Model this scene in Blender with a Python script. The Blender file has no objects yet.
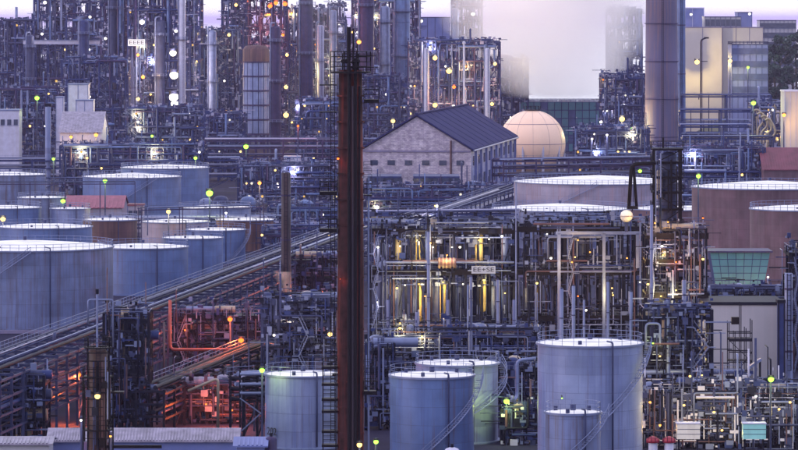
import bpy, bmesh, math, random
from mathutils import Vector, Matrix
rnd = random.Random(7)
R = math.radians
scn = bpy.context.scene
C = scn.collection

# ------------------------------------------------------------------ camera
F, H0, HC = 4000.0, 20.0, 58.0          # focal length in photo pixels, horizon row, camera height
cam_d = bpy.data.cameras.new("camera")
cam = bpy.data.objects.new("camera", cam_d)
C.objects.link(cam)
cam.location = (0, 0, HC)
cam.rotation_euler = (R(90), 0, 0)
cam_d.sensor_width = 36
cam_d.lens = 36 * F / 798
cam_d.shift_y = -(225 - H0) / 798
cam_d.clip_start = 1
cam_d.clip_end = 200000
scn.camera = cam

# ------------------------------------------------------------------ world
w = bpy.data.worlds.new("World")
scn.world = w
w.use_nodes = True
nt = w.node_tree
nt.nodes.clear()
o = nt.nodes.new("ShaderNodeOutputWorld")
bg = nt.nodes.new("ShaderNodeBackground")
sky = nt.nodes.new("ShaderNodeTexSky")
sky.sky_type = 'NISHITA'
sky.sun_disc = False
SUN_EL, SUN_AZ = R(8), R(252)
sky.sun_elevation = SUN_EL
sky.sun_rotation = SUN_AZ
sky.air_density = 1.0
sky.dust_density = 1.0
tint = nt.nodes.new("ShaderNodeMix")
tint.data_type = 'RGBA'
tint.blend_type = 'MULTIPLY'
tint.inputs[0].default_value = 1.0
tint.inputs[7].default_value = (0.80, 0.92, 1.25, 1)
nt.links.new(sky.outputs[0], tint.inputs[6])
cloud = nt.nodes.new("ShaderNodeMix")          # thin even dusk overcast laid over the clear sky
cloud.data_type = 'RGBA'
cloud.inputs[0].default_value = 0.72
cloud.inputs[7].default_value = (9.1, 9.0, 10.3, 1)
nt.links.new(tint.outputs[2], cloud.inputs[6])
nt.links.new(cloud.outputs[2], bg.inputs[0])
bg.inputs[1].default_value = 0.15
nt.links.new(bg.outputs[0], o.inputs[0])

sun_d = bpy.data.lights.new("sun", 'SUN')
sun_d.energy = 0.7
sun_d.angle = R(12)
sun_d.color = (1.0, 0.80, 0.78)
sun = bpy.data.objects.new("sun", sun_d)
C.objects.link(sun)
# direction TO the sun; Nishita azimuth is measured clockwise from +Y
sd = Vector((math.sin(SUN_AZ) * math.cos(SUN_EL), math.cos(SUN_AZ) * math.cos(SUN_EL), math.sin(SUN_EL)))
sun.rotation_euler = sd.to_track_quat('Z', 'Y').to_euler()

scn.view_settings.view_transform = 'Standard'
scn.view_settings.look = 'None'
scn.view_settings.gamma = 1
scn.view_settings.exposure = 0.52
scn.cycles.use_denoising = True
scn.cycles.max_bounces = 24
scn.cycles.diffuse_bounces = 2
scn.cycles.glossy_bounces = 2
scn.cycles.transmission_bounces = 2
scn.cycles.volume_bounces = 24
scn.cycles.volume_step_rate = 2.0
scn.cycles.volume_max_steps = 96
scn.cycles.sample_clamp_indirect = 6
scn.cycles.sample_clamp_direct = 30
scn.cycles.use_light_tree = True

# ------------------------------------------------------------------ materials
MATS = {}

def mat(name, col, rough=0.6, metal=0.0, var=0.25, streak=0.0, streak_col=(0.10, 0.045, 0.03), scale=0.6, bump=0.0, spec=0.4):
    """painted or bare surface: patchy tone, vertical run marks, a little relief"""
    m = bpy.data.materials.new(name)
    m.use_nodes = True
    t = m.node_tree
    b = t.nodes["Principled BSDF"]
    b.inputs["Roughness"].default_value = rough
    b.inputs["Metallic"].default_value = metal
    b.inputs["Specular IOR Level"].default_value = spec
    g = t.nodes.new("ShaderNodeNewGeometry")
    n = t.nodes.new("ShaderNodeTexNoise")
    n.inputs["Scale"].default_value = scale
    n.inputs["Detail"].default_value = 5
    t.links.new(g.outputs["Position"], n.inputs["Vector"])
    r = t.nodes.new("ShaderNodeValToRGB")
    r.color_ramp.elements[0].position = 0.3
    r.color_ramp.elements[1].position = 0.72
    r.color_ramp.elements[0].color = (*[c * (1 - var) for c in col], 1)
    r.color_ramp.elements[1].color = (*[min(1, c * (1 + var * 0.6)) for c in col], 1)
    t.links.new(n.outputs["Fac"], r.inputs[0])
    out = r.outputs[0]
    if streak > 0:
        mp = t.nodes.new("ShaderNodeMapping")
        mp.inputs["Scale"].default_value = (1.1, 1.1, 0.045)
        t.links.new(g.outputs["Position"], mp.inputs["Vector"])
        n2 = t.nodes.new("ShaderNodeTexNoise")
        n2.inputs["Scale"].default_value = 1.0
        n2.inputs["Detail"].default_value = 4
        n2.inputs["Roughness"].default_value = 0.65
        t.links.new(mp.outputs[0], n2.inputs["Vector"])
        r2 = t.nodes.new("ShaderNodeValToRGB")
        r2.color_ramp.elements[0].position = 0.46
        r2.color_ramp.elements[1].position = 0.72
        r2.color_ramp.elements[0].color = (0, 0, 0, 1)
        r2.color_ramp.elements[1].color = (streak, streak, streak, 1)
        t.links.new(n2.outputs["Fac"], r2.inputs[0])
        mx = t.nodes.new("ShaderNodeMix")
        mx.data_type = 'RGBA'
        mx.inputs[7].default_value = (*streak_col, 1)
        t.links.new(r2.outputs[0], mx.inputs[0])
        t.links.new(out, mx.inputs[6])
        out = mx.outputs[2]
    t.links.new(out, b.inputs["Base Color"])
    if bump > 0:
        bp = t.nodes.new("ShaderNodeBump")
        bp.inputs["Strength"].default_value = bump
        t.links.new(n.outputs["Fac"], bp.inputs["Height"])
        t.links.new(bp.outputs[0], b.inputs["Normal"])
    MATS[name] = m
    return m

def emis(name, col, strength):
    m = bpy.data.materials.new(name)
    m.use_nodes = True
    b = m.node_tree.nodes["Principled BSDF"]
    b.inputs["Base Color"].default_value = (0, 0, 0, 1)
    b.inputs["Specular IOR Level"].default_value = 0
    b.inputs["Emission Color"].default_value = (*col, 1)
    b.inputs["Emission Strength"].default_value = strength
    MATS[name] = m
    return m

mat("tank_blue", (0.066, 0.110, 0.29), 0.5, 0, 0.3, 0.55, (0.04, 0.06, 0.20), 0.25)  # tank wall colours carry the blue of the dusk light
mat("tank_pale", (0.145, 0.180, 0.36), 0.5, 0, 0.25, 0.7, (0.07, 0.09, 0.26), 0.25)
mat("tank_stained", (0.10, 0.13, 0.29), 0.5, 0, 0.3, 0.9, (0.05, 0.03, 0.045), 0.3)
mat("tank_rust", (0.085, 0.042, 0.070), 0.7, 0, 0.4, 0.4, (0.13, 0.10, 0.13), 0.3)
mat("tank_brown", (0.05, 0.02, 0.035), 0.65, 0, 0.3, 0.5, (0.2, 0.1, 0.08), 0.3)
mat("tank_pink", (0.20, 0.18, 0.29), 0.6, 0, 0.2, 0.5, (0.28, 0.16, 0.18), 0.3)
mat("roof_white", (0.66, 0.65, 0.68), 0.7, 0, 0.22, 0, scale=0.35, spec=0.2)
mat("paint_white", (0.36, 0.36, 0.54), 0.5, 0, 0.15, 0.3, (0.3, 0.25, 0.25))
mat("steel_pale", (0.115, 0.14, 0.29), 0.45, 0.2, 0.25)
mat("steel_mid", (0.026, 0.033, 0.100), 0.55, 0.0, 0.3, spec=0.2)
mat("steel_dark", (0.004, 0.005, 0.018), 0.6, 0.0, 0.3, spec=0.12)
mat("steel_blue", (0.014, 0.025, 0.115), 0.55, 0.0, 0.3, spec=0.2)
mat("steel_violet", (0.024, 0.020, 0.085), 0.6, 0.0, 0.3, 0.3, spec=0.2)
mat("steel_black", (0.004, 0.003, 0.007), 0.55, 0.0, 0.3, spec=0.1)
mat("chimney_rust", (0.028, 0.009, 0.012), 0.7, 0.0, 0.7, 1.0, (0.15, 0.028, 0.022), 1.1, spec=0.1, bump=0.2)
mat("chimney_dark", (0.02, 0.014, 0.032), 0.6, 0.1, 0.4, 0.5, (0.10, 0.04, 0.04), 0.5)
mat("column_rust", (0.045, 0.014, 0.012), 0.6, 0.1, 0.5, 0.8, (0.04, 0.03, 0.04), 0.7, 0.3)
mat("big_stack", (0.075, 0.068, 0.16), 0.7, 0, 0.25, 0.5, (0.20, 0.10, 0.09), 0.06)
mat("insulation", (0.26, 0.21, 0.19), 0.4, 0.2, 0.2, 0.3, (0.2, 0.13, 0.1))
mat("insulation_lamplit", (0.50, 0.38, 0.17), 0.5, 0.0, 0.2, 0.3, (0.25, 0.15, 0.06))  # yellow of the nearby lamp light is put into this base colour
mat("aluminium", (0.22, 0.22, 0.38), 0.4, 0.3, 0.15, 0.2, (0.25, 0.2, 0.25))
mat("red_pipe", (0.36, 0.06, 0.05), 0.5, 0, 0.3)
mat("rust_pipe", (0.07, 0.035, 0.055), 0.6, 0, 0.35)
mat("yellow_paint", (0.62, 0.42, 0.08), 0.5, 0, 0.2)
mat("orange_paint", (0.65, 0.22, 0.05), 0.5, 0, 0.2)
mat("sphere_cream", (0.72, 0.50, 0.41), 0.45, 0, 0.10, 0.15, (0.75, 0.42, 0.33), 0.07)
mat("teal_panel", (0.025, 0.10, 0.17), 0.4, 0, 0.25, 0.3, (0.05, 0.12, 0.2), 0.15)
mat("teal_light", (0.035, 0.125, 0.19), 0.4, 0, 0.2)
mat("concrete", (0.02, 0.02, 0.05), 0.85, 0, 0.3, 0, scale=0.12, bump=0.3, spec=0.05)
mat("concrete_wall", (0.12, 0.11, 0.22), 0.85, 0, 0.25, 0.5, (0.18, 0.14, 0.2), 0.3)
mat("cream_wall", (0.38, 0.35, 0.37), 0.8, 0, 0.10, 0.25, (0.42, 0.34, 0.40), 0.1)
mat("cladding_pale", (0.26, 0.26, 0.34), 0.6, 0, 0.10, 0.35, (0.34, 0.30, 0.40), 0.2)
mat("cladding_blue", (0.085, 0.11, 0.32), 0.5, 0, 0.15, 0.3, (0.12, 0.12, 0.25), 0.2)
mat("roof_slate", (0.012, 0.015, 0.08), 0.85, 0, 0.2, 0, scale=0.2, spec=0.08)
mat("roof_red", (0.12, 0.03, 0.06), 0.7, 0, 0.3, 0, scale=0.3)
mat("roof_tin", (0.20, 0.18, 0.28), 0.5, 0.1, 0.4, 0, scale=0.8)
mat("window_dark", (0.03, 0.04, 0.09), 0.15, 0, 0.3)
mat("net_blue", (0.03, 0.045, 0.16), 0.8, 0, 0.3, 0.3, (0.06, 0.07, 0.16), 0.3)
mat("sign_white", (0.38, 0.40, 0.50), 0.5, 0, 0.05)
mat("sign_black", (0.02, 0.02, 0.03), 0.5, 0, 0.05)
mat("tank_red", (0.28, 0.02, 0.05), 0.5, 0, 0.1)
mat("box_cream", (0.72, 0.66, 0.60), 0.5, 0, 0.15, 0.3, (0.3, 0.25, 0.2))
mat("box_teal", (0.25, 0.55, 0.56), 0.5, 0, 0.15, 0.2, (0.1, 0.25, 0.25))
mat("bark", (0.06, 0.05, 0.045), 0.9, 0, 0.3)
mat("leaf", (0.030, 0.060, 0.055), 0.8, 0, 0.5, 0, scale=0.4)
mat("earth", (0.06, 0.07, 0.07), 0.9, 0, 0.4, 0, scale=0.05)
mat("pink_cover", (0.20, 0.06, 0.11), 0.7, 0, 0.2)

LIGHTC = {
    "green": ((0.36, 1.0, 0.07), (0.80, 1.0, 0.18)),
    "warm": ((1.0, 0.60, 0.16), (1.0, 0.76, 0.24)),
    "white": ((1.0, 0.93, 0.80), (1.0, 0.86, 0.70)),
    "orange": ((1.0, 0.16, 0.02), (1.0, 0.15, 0.03)),
    "amber": ((1.0, 0.32, 0.06), (1.0, 0.55, 0.13)),
}
for k, (c, _) in LIGHTC.items():
    emis("glow_" + k, c, 2.6)
    emis("dim_" + k, c, 0.7)

# plate courses on the tank shells: tone differs a little from plate to plate
def plates(name, amount=0.6):
    t = MATS[name].node_tree
    b = t.nodes["Principled BSDF"]
    src = b.inputs["Base Color"].links[0].from_socket
    tc = t.nodes.new("ShaderNodeTexCoord")
    sp = t.nodes.new("ShaderNodeSeparateXYZ"); t.links.new(tc.outputs["Object"], sp.inputs[0])
    at2 = t.nodes.new("ShaderNodeMath"); at2.operation = 'ARCTAN2'
    t.links.new(sp.outputs[1], at2.inputs[0]); t.links.new(sp.outputs[0], at2.inputs[1])
    mu = t.nodes.new("ShaderNodeMath"); mu.operation = 'MULTIPLY'; mu.inputs[1].default_value = 8.0
    t.links.new(at2.outputs[0], mu.inputs[0])
    cb = t.nodes.new("ShaderNodeCombineXYZ"); t.links.new(mu.outputs[0], cb.inputs[0]); t.links.new(sp.outputs[2], cb.inputs[1])
    br = t.nodes.new("ShaderNodeTexBrick")
    br.inputs["Scale"].default_value = 1.0
    br.inputs["Brick Width"].default_value = 4.2
    br.inputs["Row Height"].default_value = 2.4
    br.inputs["Mortar Size"].default_value = 0.035
    br.inputs["Color1"].default_value = (1.15, 1.15, 1.12, 1)
    br.inputs["Color2"].default_value = (0.72, 0.74, 0.80, 1)
    br.inputs["Mortar"].default_value = (0.55, 0.5, 0.52, 1)
    t.links.new(cb.outputs[0], br.inputs["Vector"])
    mx = t.nodes.new("ShaderNodeMix"); mx.data_type = 'RGBA'; mx.blend_type = 'MULTIPLY'; mx.inputs[0].default_value = amount
    t.links.new(src, mx.inputs[6]); t.links.new(br.outputs[0], mx.inputs[7])
    # narrow rust runs
    g = t.nodes.new("ShaderNodeNewGeometry"); mp = t.nodes.new("ShaderNodeMapping"); mp.inputs["Scale"].default_value = (2.6, 2.6, 0.07)
    t.links.new(g.outputs["Position"], mp.inputs[0])
    n = t.nodes.new("ShaderNodeTexNoise"); n.inputs["Scale"].default_value = 1.0; n.inputs["Detail"].default_value = 6; n.inputs["Roughness"].default_value = 0.7
    t.links.new(mp.outputs[0], n.inputs["Vector"])
    r = t.nodes.new("ShaderNodeValToRGB"); r.color_ramp.elements[0].position = 0.55; r.color_ramp.elements[1].position = 0.72
    r.color_ramp.elements[0].color = (0, 0, 0, 1); r.color_ramp.elements[1].color = (0.75, 0.75, 0.75, 1)
    t.links.new(n.outputs["Fac"], r.inputs[0])
    m2 = t.nodes.new("ShaderNodeMix"); m2.data_type = 'RGBA'; m2.inputs[7].default_value = (0.07, 0.035, 0.04, 1)
    t.links.new(r.outputs[0], m2.inputs[0]); t.links.new(mx.outputs[2], m2.inputs[6])
    t.links.new(m2.outputs[2], b.inputs["Base Color"])
for k_ in ("tank_blue", "tank_pale", "tank_stained", "tank_rust", "tank_pink", "tank_brown"):
    plates(k_)
# brick-like block wall of the warehouse
def brick_mat():
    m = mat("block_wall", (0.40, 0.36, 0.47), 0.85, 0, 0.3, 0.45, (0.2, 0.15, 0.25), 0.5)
    t = m.node_tree
    b = t.nodes["Principled BSDF"]
    src = b.inputs["Base Color"].links[0].from_socket
    g = t.nodes.new("ShaderNodeTexCoord")
    br = t.nodes.new("ShaderNodeTexBrick")
    br.inputs["Scale"].default_value = 1.0
    br.inputs["Brick Width"].default_value = 0.9
    br.inputs["Row Height"].default_value = 0.45
    br.inputs["Mortar Size"].default_value = 0.03
    br.inputs["Color1"].default_value = (1, 1, 1, 1)
    br.inputs["Color2"].default_value = (0.45, 0.42, 0.55, 1)
    br.inputs["Mortar"].default_value = (0.35, 0.33, 0.4, 1)
    sw = t.nodes.new("ShaderNodeMapping")
    sw.inputs["Rotation"].default_value = (R(90), 0, 0)
    t.links.new(g.outputs["Object"], sw.inputs[0])
    t.links.new(sw.outputs[0], br.inputs["Vector"])
    mx = t.nodes.new("ShaderNodeMix")
    mx.data_type = 'RGBA'
    mx.blend_type = 'MULTIPLY'
    mx.inputs[0].default_value = 0.75
    t.links.new(src, mx.inputs[6])
    t.links.new(br.outputs[0], mx.inputs[7])
    t.links.new(mx.outputs[2], b.inputs["Base Color"])
brick_mat()

# water
m = bpy.data.materials.new("water"); m.use_nodes = True
b = m.node_tree.nodes["Principled BSDF"]
b.inputs["Base Color"].default_value = (0.03, 0.05, 0.09, 1)
b.inputs["Roughness"].default_value = 0.15
nz = m.node_tree.nodes.new("ShaderNodeTexNoise"); nz.inputs["Scale"].default_value = 0.05
bp = m.node_tree.nodes.new("ShaderNodeBump"); bp.inputs["Strength"].default_value = 0.15
m.node_tree.links.new(nz.outputs["Fac"], bp.inputs["Height"]); m.node_tree.links.new(bp.outputs[0], b.inputs["Normal"])
MATS["water"] = m

# ------------------------------------------------------------------ mesh helpers
CACHE = {}

def link(name, me, parent=None, kind=None):
    ob = bpy.data.objects.new(name, me)
    C.objects.link(ob)
    if parent is not None:
        ob.parent = parent
    if kind:
        ob["kind"] = kind
    return ob

def tag(ob, label, cat, group=None):
    ob["label"] = label
    ob["category"] = cat
    if group:
        ob["group"] = group
    return ob

def thing(name, label, cat, loc, group=None):
    e = bpy.data.objects.new(name, None)
    C.objects.link(e)
    e.location = loc
    e.empty_display_size = 1
    return tag(e, label, cat, group)

def unit_mesh(shape, mname):
    k = (shape, mname)
    if k in CACHE:
        return CACHE[k]
    bm = bmesh.new()
    if shape == 'box':
        bmesh.ops.create_cube(bm, size=1)
    elif shape.startswith('cyl'):
        n = int(shape[3:])
        bmesh.ops.create_cone(bm, cap_ends=True, segments=n, radius1=1, radius2=1, depth=1)
        for f in bm.faces:
            f.smooth = len(f.verts) == 4
        for e in bm.edges:
            if any(len(f.verts) > 4 for f in e.link_faces):
                e.smooth = False
    elif shape == 'ball':
        bmesh.ops.create_icosphere(bm, subdivisions=2, radius=1)
        for f in bm.faces:
            f.smooth = True
    me = bpy.data.meshes.new(shape)
    bm.to_mesh(me)
    bm.free()
    me.materials.append(MATS[mname])
    CACHE[k] = me
    return me

def base_of(parent):
    """world position of a part's parent chain (no rotations are used)"""
    v = Vector((0, 0, 0))
    while parent is not None:
        v += parent.location
        parent = parent.parent
    return v

def box(name, c, s, mname, parent=None, rot=None):
    ob = link(name, unit_mesh('box', mname), parent)
    ob.location = Vector(c) - (base_of(parent) if parent else Vector())
    ob.scale = s
    if rot is not None:
        ob.rotation_euler = rot
    return ob

def bar(name, a, b, wdt, mname, parent=None, hgt=None):
    """straight square bar from a to b"""
    a, b = Vector(a), Vector(b)
    d = b - a
    L = d.length
    ob = link(name, unit_mesh('box', mname), parent)
    ob.location = (a + b) / 2 - (base_of(parent) if parent else Vector())
    ob.rotation_euler = d.to_track_quat('X', 'Z').to_euler()
    ob.scale = (L, wdt, hgt or wdt)
    return ob

def cyl(name, a, b, r, mname, parent=None, seg=10):
    a, b = Vector(a), Vector(b)
    d = b - a
    ob = link(name, unit_mesh('cyl%d' % seg, mname), parent)
    ob.location = (a + b) / 2 - (base_of(parent) if parent else Vector())
    ob.rotation_euler = d.to_track_quat('Z', 'Y').to_euler()
    ob.scale = (r, r, d.length)
    return ob

def ball(name, c, r, mname, parent=None):
    ob = link(name, unit_mesh('ball', mname), parent)
    ob.location = Vector(c) - (base_of(parent) if parent else Vector())
    ob.scale = (r, r, r) if not isinstance(r, tuple) else r
    return ob

class MB:
    def __init__(s):
        s.v, s.f, s.sm = [], [], []
    def add(s, vs, fs, smooth=False):
        n = len(s.v)
        s.v += [tuple(q) for q in vs]
        s.f += [tuple(i + n for i in f) for f in fs]
        s.sm += [smooth] * len(fs)
    def box(s, c, sz):
        cx, cy, cz = c
        a, b_, d = sz[0] / 2, sz[1] / 2, sz[2] / 2
        s.add([(cx + i * a, cy + j * b_, cz + k * d) for i in (-1, 1) for j in (-1, 1) for k in (-1, 1)],
              [(0, 1, 3, 2), (4, 6, 7, 5), (0, 4, 5, 1), (2, 3, 7, 6), (0, 2, 6, 4), (1, 5, 7, 3)])
    def bar(s, a, b, t, n=4):
        s.tube([a, b], t / 2 * 1.2, n, False)
    def tube(s, pts, r, n=8, smooth=True):
        pts = [Vector(p) for p in pts]
        rings = []
        ref = None
        for i, p in enumerate(pts):
            if i == 0: d = pts[1] - p
            elif i == len(pts) - 1: d = p - pts[i - 1]
            else: d = (pts[i + 1] - p).normalized() + (p - pts[i - 1]).normalized()
            if d.length < 1e-9: d = Vector((0, 0, 1))
            d.normalize()
            if ref is None or abs(ref.dot(d)) > 0.98:
                ref = Vector((0, 0, 1)) if abs(d.z) < 0.9 else Vector((1, 0, 0))
            u = d.cross(ref).normalized()
            v = u.cross(d).normalized()
            ref = v
            rings.append([p + (u * math.cos(2 * math.pi * k / n + math.pi / n) + v * math.sin(2 * math.pi * k / n + math.pi / n)) * r for k in range(n)])
        vs = [q for rg in rings for q in rg]
        fs = []
        for i in range(len(rings) - 1):
            for k in range(n):
                fs.append((i * n + k, i * n + (k + 1) % n, (i + 1) * n + (k + 1) % n, (i + 1) * n + k))
        s.add(vs, fs, smooth)
        m_ = (len(rings) - 1) * n
        s.add([], [])
        n0 = len(s.v) - len(vs)
        s.f += [tuple(n0 + k for k in reversed(range(n))), tuple(n0 + m_ + k for k in range(n))]
        s.sm += [False, False]
    def lathe(s, c, prof, n=32, smooth=True):
        cx, cy, cz = c
        vs = [(cx + r * math.cos(2 * math.pi * k / n), cy + r * math.sin(2 * math.pi * k / n), cz + z) for r, z in prof for k in range(n)]
        fs = [(i * n + k, i * n + (k + 1) % n, (i + 1) * n + (k + 1) % n, (i + 1) * n + k) for i in range(len(prof) - 1) for k in range(n)]
        s.add(vs, fs, smooth)
    def build(s, name, mname, parent=None, kind=None, auto=None):
        org = base_of(parent) if parent else Vector()
        me = bpy.data.meshes.new(name)
        me.from_pydata([(x - org.x, y - org.y, z - org.z) for x, y, z in s.v], [], s.f)
        me.polygons.foreach_set("use_smooth", s.sm)
        me.materials.append(MATS[mname])
        me.update()
        return link(name, me, parent, kind)

def fillet(pts, rad):
    pts = [Vector(p) for p in pts]
    out = [pts[0]]
    for i in range(1, len(pts) - 1):
        a, p, b = pts[i - 1], pts[i], pts[i + 1]
        ra = min(rad, (a - p).length * 0.45, (b - p).length * 0.45)
        p0 = p + (a - p).normalized() * ra
        p1 = p + (b - p).normalized() * ra
        for t in (0, 0.33, 0.67, 1):
            out.append(p0 * (1 - t) ** 2 + p * 2 * t * (1 - t) + p1 * t ** 2)
    out.append(pts[-1])
    return out

def pipe(pts, r, mname, parent, name="pipe", n=8):
    mb = MB()
    mb.tube(fillet(pts, r * 3.2), r, n)
    return mb.build(name, mname, parent)

def wx(px, Y): return (px - 399) * Y / F
def wz(py, Y): return HC - (py - H0) * Y / F
def gy(py): return HC * F / (py - H0)
def at(px, py, Y): return Vector((wx(px, Y), Y, wz(py, Y)))

def rail_ring(mb, c, r, z, hgt=1.15, a0=0, a1=2 * math.pi, t=0.09, n=None):
    n = n or max(10, int(r * (a1 - a0) / 1.6))
    for lv in (hgt, hgt * 0.5):
        pts = [(c[0] + r * math.cos(a0 + (a1 - a0) * k / n), c[1] + r * math.sin(a0 + (a1 - a0) * k / n), z + lv) for k in range(n + 1)]
        mb.tube(pts, t / 2, 4, False)
    for k in range(n + 1):
        a = a0 + (a1 - a0) * k / n
        x, y = c[0] + r * math.cos(a), c[1] + r * math.sin(a)
        mb.bar((x, y, z), (x, y, z + hgt), t)

def rail_line(mb, a, b, hgt=1.1, t=0.09, sp=1.8):
    a, b = Vector(a), Vector(b)
    n = max(1, int((b - a).length / sp))
    for lv in (hgt, hgt * 0.5):
        mb.bar(a + Vector((0, 0, lv)), b + Vector((0, 0, lv)), t)
    for k in range(n + 1):
        p = a.lerp(b, k / n)
        mb.bar(p, p + Vector((0, 0, hgt)), t)

def rail_rect(mb, x0, x1, y0, y1, z, t=0.09, sp=2.0, hgt=1.1):
    for p, q in (((x0, y0), (x1, y0)), ((x1, y0), (x1, y1)), ((x1, y1), (x0, y1)), ((x0, y1), (x0, y0))):
        rail_line(mb, (*p, z), (*q, z), hgt, t, sp)

# ------------------------------------------------------------------ setting
mb = MB(); mb.add([(-900, -300, 0), (900, -300, 0), (900, 2750, 0), (-900, 2750, 0)], [(0, 1, 2, 3)])
g = mb.build("ground", "concrete"); g["kind"] = "structure"
mb = MB(); mb.add([(-60000, -400, -2), (60000, -400, -2), (60000, 120000, -2), (-60000, 120000, -2)], [(0, 1, 2, 3)])
g = mb.build("water", "water"); g["kind"] = "structure"
# quay edge so the land is a block above the water
mb = MB(); mb.box((0, 2752, -1.4), (1804, 4, 3.2)); g = mb.build("quay_wall", "concrete_wall"); g["kind"] = "structure"

# ------------------------------------------------------------------ lamps
LP = 1.0
def lamp(px, py, Y, col, power, label, mount="pole", group=None, r=None, name=None, reach=0.0):
    """mount: pole (stands on the ground), arm (bracket reaching back), bulkhead (short stub)"""
    p = at(px, py, Y)
    r = (r if r else 0.42 * Y / 650) * (.80 if (r or 1) > .35 else .72)
    if mount == "pole":
        t = thing(name or "lamp_post", label, "lamp post", (p.x, p.y + 0.6, 0), group)
        cyl("pole", (p.x, p.y + 0.6, 0), (p.x, p.y + 0.6, p.z + 0.4), 0.14 * max(1, Y / 900), "steel_mid", t, 8)
        bar("arm", (p.x, p.y + 0.7, p.z + 0.3), (p.x, p.y - 0.2, p.z + 0.45), 0.12, "steel_mid", t)
    else:
        t = thing(name or "floodlight", label, "lamp", (p.x, p.y, p.z), group)
        bar("bracket", (p.x, p.y + 0.25, p.z + r + 0.1), (p.x, p.y + 0.3 + max(reach, 1.2), p.z + r + 0.1), 0.12, "steel_dark", t)
    hd = cyl("housing", (p.x, p.y + r * .3, p.z + r * 0.35), (p.x, p.y + r * .3, p.z + r * 1.3), r * 1.05, "steel_dark", t, 10)
    ball("bulb", (p.x, p.y, p.z), r, "glow_" + col, t)
    if power > 0:
        ld = bpy.data.lights.new("lamp_light", 'POINT')
        ld.energy = power * LP * (0.4 if col == "green" else 1.0)
        ld.color = LIGHTC[col][1]
        ld.shadow_soft_size = 0.5
        lo = bpy.data.objects.new("lamp_light", ld)
        C.objects.link(lo)
        lo.parent = t
        off = (1.6, -0.7) if name == "deck_lamp" else (-r - 0.6, -0.2)
        lo.location = Vector((p.x, p.y + off[0], p.z + off[1])) - t.location
    return t

# ------------------------------------------------------------------ storage tanks
def tank(px, hw, py, Y, label, wall="tank_blue", roof="roof_white", stair=None, rail=True, seg=64, cone=0.075, group="storage tanks", top_rail_sp=1.6, rim="steel_pale", lip=0.0):
    cx, Rr, z = wx(px, Y), hw * Y / F, wz(py, Y)
    t = thing("storage_tank", label, "storage tank", (cx, Y, 0), group)
    c = (cx, Y, 0)
    # shell in courses, each stepping in by 2 cm with a weld bead between
    mb = MB()
    n = max(3, int(z / 2.4))
    prof = []
    for i in range(n):
        r_ = Rr + 0.02 * (n - i)
        pass
    mb.lathe(c, [(Rr, 0.0), (Rr, z * .5), (Rr, z)], seg)
    mb.build("shell", wall, t)
    mb = MB()
    for i in range(1, n):
        zz = z * i / n
        mb.lathe(c, [(Rr - .01, zz - .03), (Rr + .02, zz - .025), (Rr + .02, zz + .025), (Rr - .01, zz + .03)], seg, False)
    mb.lathe(c, [(Rr - .01, .25), (Rr + 0.5, 0.2), (Rr + 0.5, 0.0)], seg, False)
    mb.build("weld_seams", wall, t, "stuff")
    mb = MB()
    mb.lathe(c, [(Rr + 0.02, z - 0.25 - lip), (Rr + 0.22, z - 0.25 - lip), (Rr + 0.22, z - lip), (Rr + 0.02, z - lip)], seg, False)
    mb.build("rim", rim, t)
    mb = MB()
    zr = z - 0.1
    mb.lathe(c, [(Rr + 0.12, zr), (Rr * 0.75, zr + Rr * 0.25 * cone * 1.3), (Rr * 0.4, zr + Rr * 0.6 * cone * 1.15), (0.02, zr + Rr * cone)], seg)
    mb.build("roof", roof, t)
    # roof fittings
    ztop = zr + Rr * cone
    cyl("vent", (cx, Y, ztop - 0.2), (cx, Y, ztop + 0.7), 0.35, "steel_mid", t)
    for a in (0.6, 2.6, 4.4):
        x, y = cx + Rr * 0.72 * math.cos(a), Y + Rr * 0.72 * math.sin(a)
        cyl("hatch", (x, y, z - 0.1), (x, y, z + 0.55), 0.26, "steel_mid", t)
    if rail:
        mb = MB()
        rail_ring(mb, c, Rr - 0.05, z, sp_h if False else 1.15, t=0.07 * max(1, Y / 600))
        mb.build("railing", "steel_pale", t)
    if stair:
        a0, a1 = stair
        mb = MB(); st = MB(); rl = MB()
        n = int(z / 0.24)
        P = []
        for k in range(n + 1):
            a = a0 + (a1 - a0) * k / n
            zz = z * k / n
            ca, sa = math.cos(a), math.sin(a)
            p0 = Vector((cx + (Rr + 0.35) * ca, Y + (Rr + 0.35) * sa, zz))
            p1 = Vector((cx + (Rr + 1.25) * ca, Y + (Rr + 1.25) * sa, zz))
            d = Vector((-sa, ca, 0)) * 0.14 * (1 if a1 > a0 else -1)
            mb.add([p0 - d, p1 - d, p1 + d, p0 + d, p0 - d - Vector((0, 0, .05)), p1 - d - Vector((0, 0, .05)), p1 + d - Vector((0, 0, .05)), p0 + d - Vector((0, 0, .05))],
                   [(0, 1, 2, 3), (7, 6, 5, 4), (0, 4, 5, 1), (1, 5, 6, 2), (2, 6, 7, 3), (3, 7, 4, 0)])
            P.append(p1)
            if k % 4 == 0:
                st.bar(p1, p1 + Vector((0, 0, 1.05)), 0.07)
                st.bar(p0 - Vector((0, 0, 0.2)), p1 - Vector((0, 0, 0.2)), 0.08)
        st.tube(P[::2], 0.09, 4, False)
        st.tube([p + Vector((0, 0, 1.05)) for p in P[::2]], 0.05, 4, False)
        st.tube([p + Vector((0, 0, 0.55)) for p in P[::2]], 0.035, 4, False)
        mb.build("stair_treads", "steel_pale", t)
        st.build("stair_rail", "steel_pale", t)
    # nozzles and a wall pipe
    a = -1.2
    x, y = cx + (Rr + 0.35) * math.cos(a), Y + (Rr + 0.35) * math.sin(a)
    pipe([(cx + Rr * 0.8 * math.cos(a), Y + Rr * 0.8 * math.sin(a), z + 0.5), (x, y, z + 0.5), (x, y, 0.4)], 0.12, "steel_mid", t)
    return t, Vector((cx, Y, z)), Rr

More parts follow.
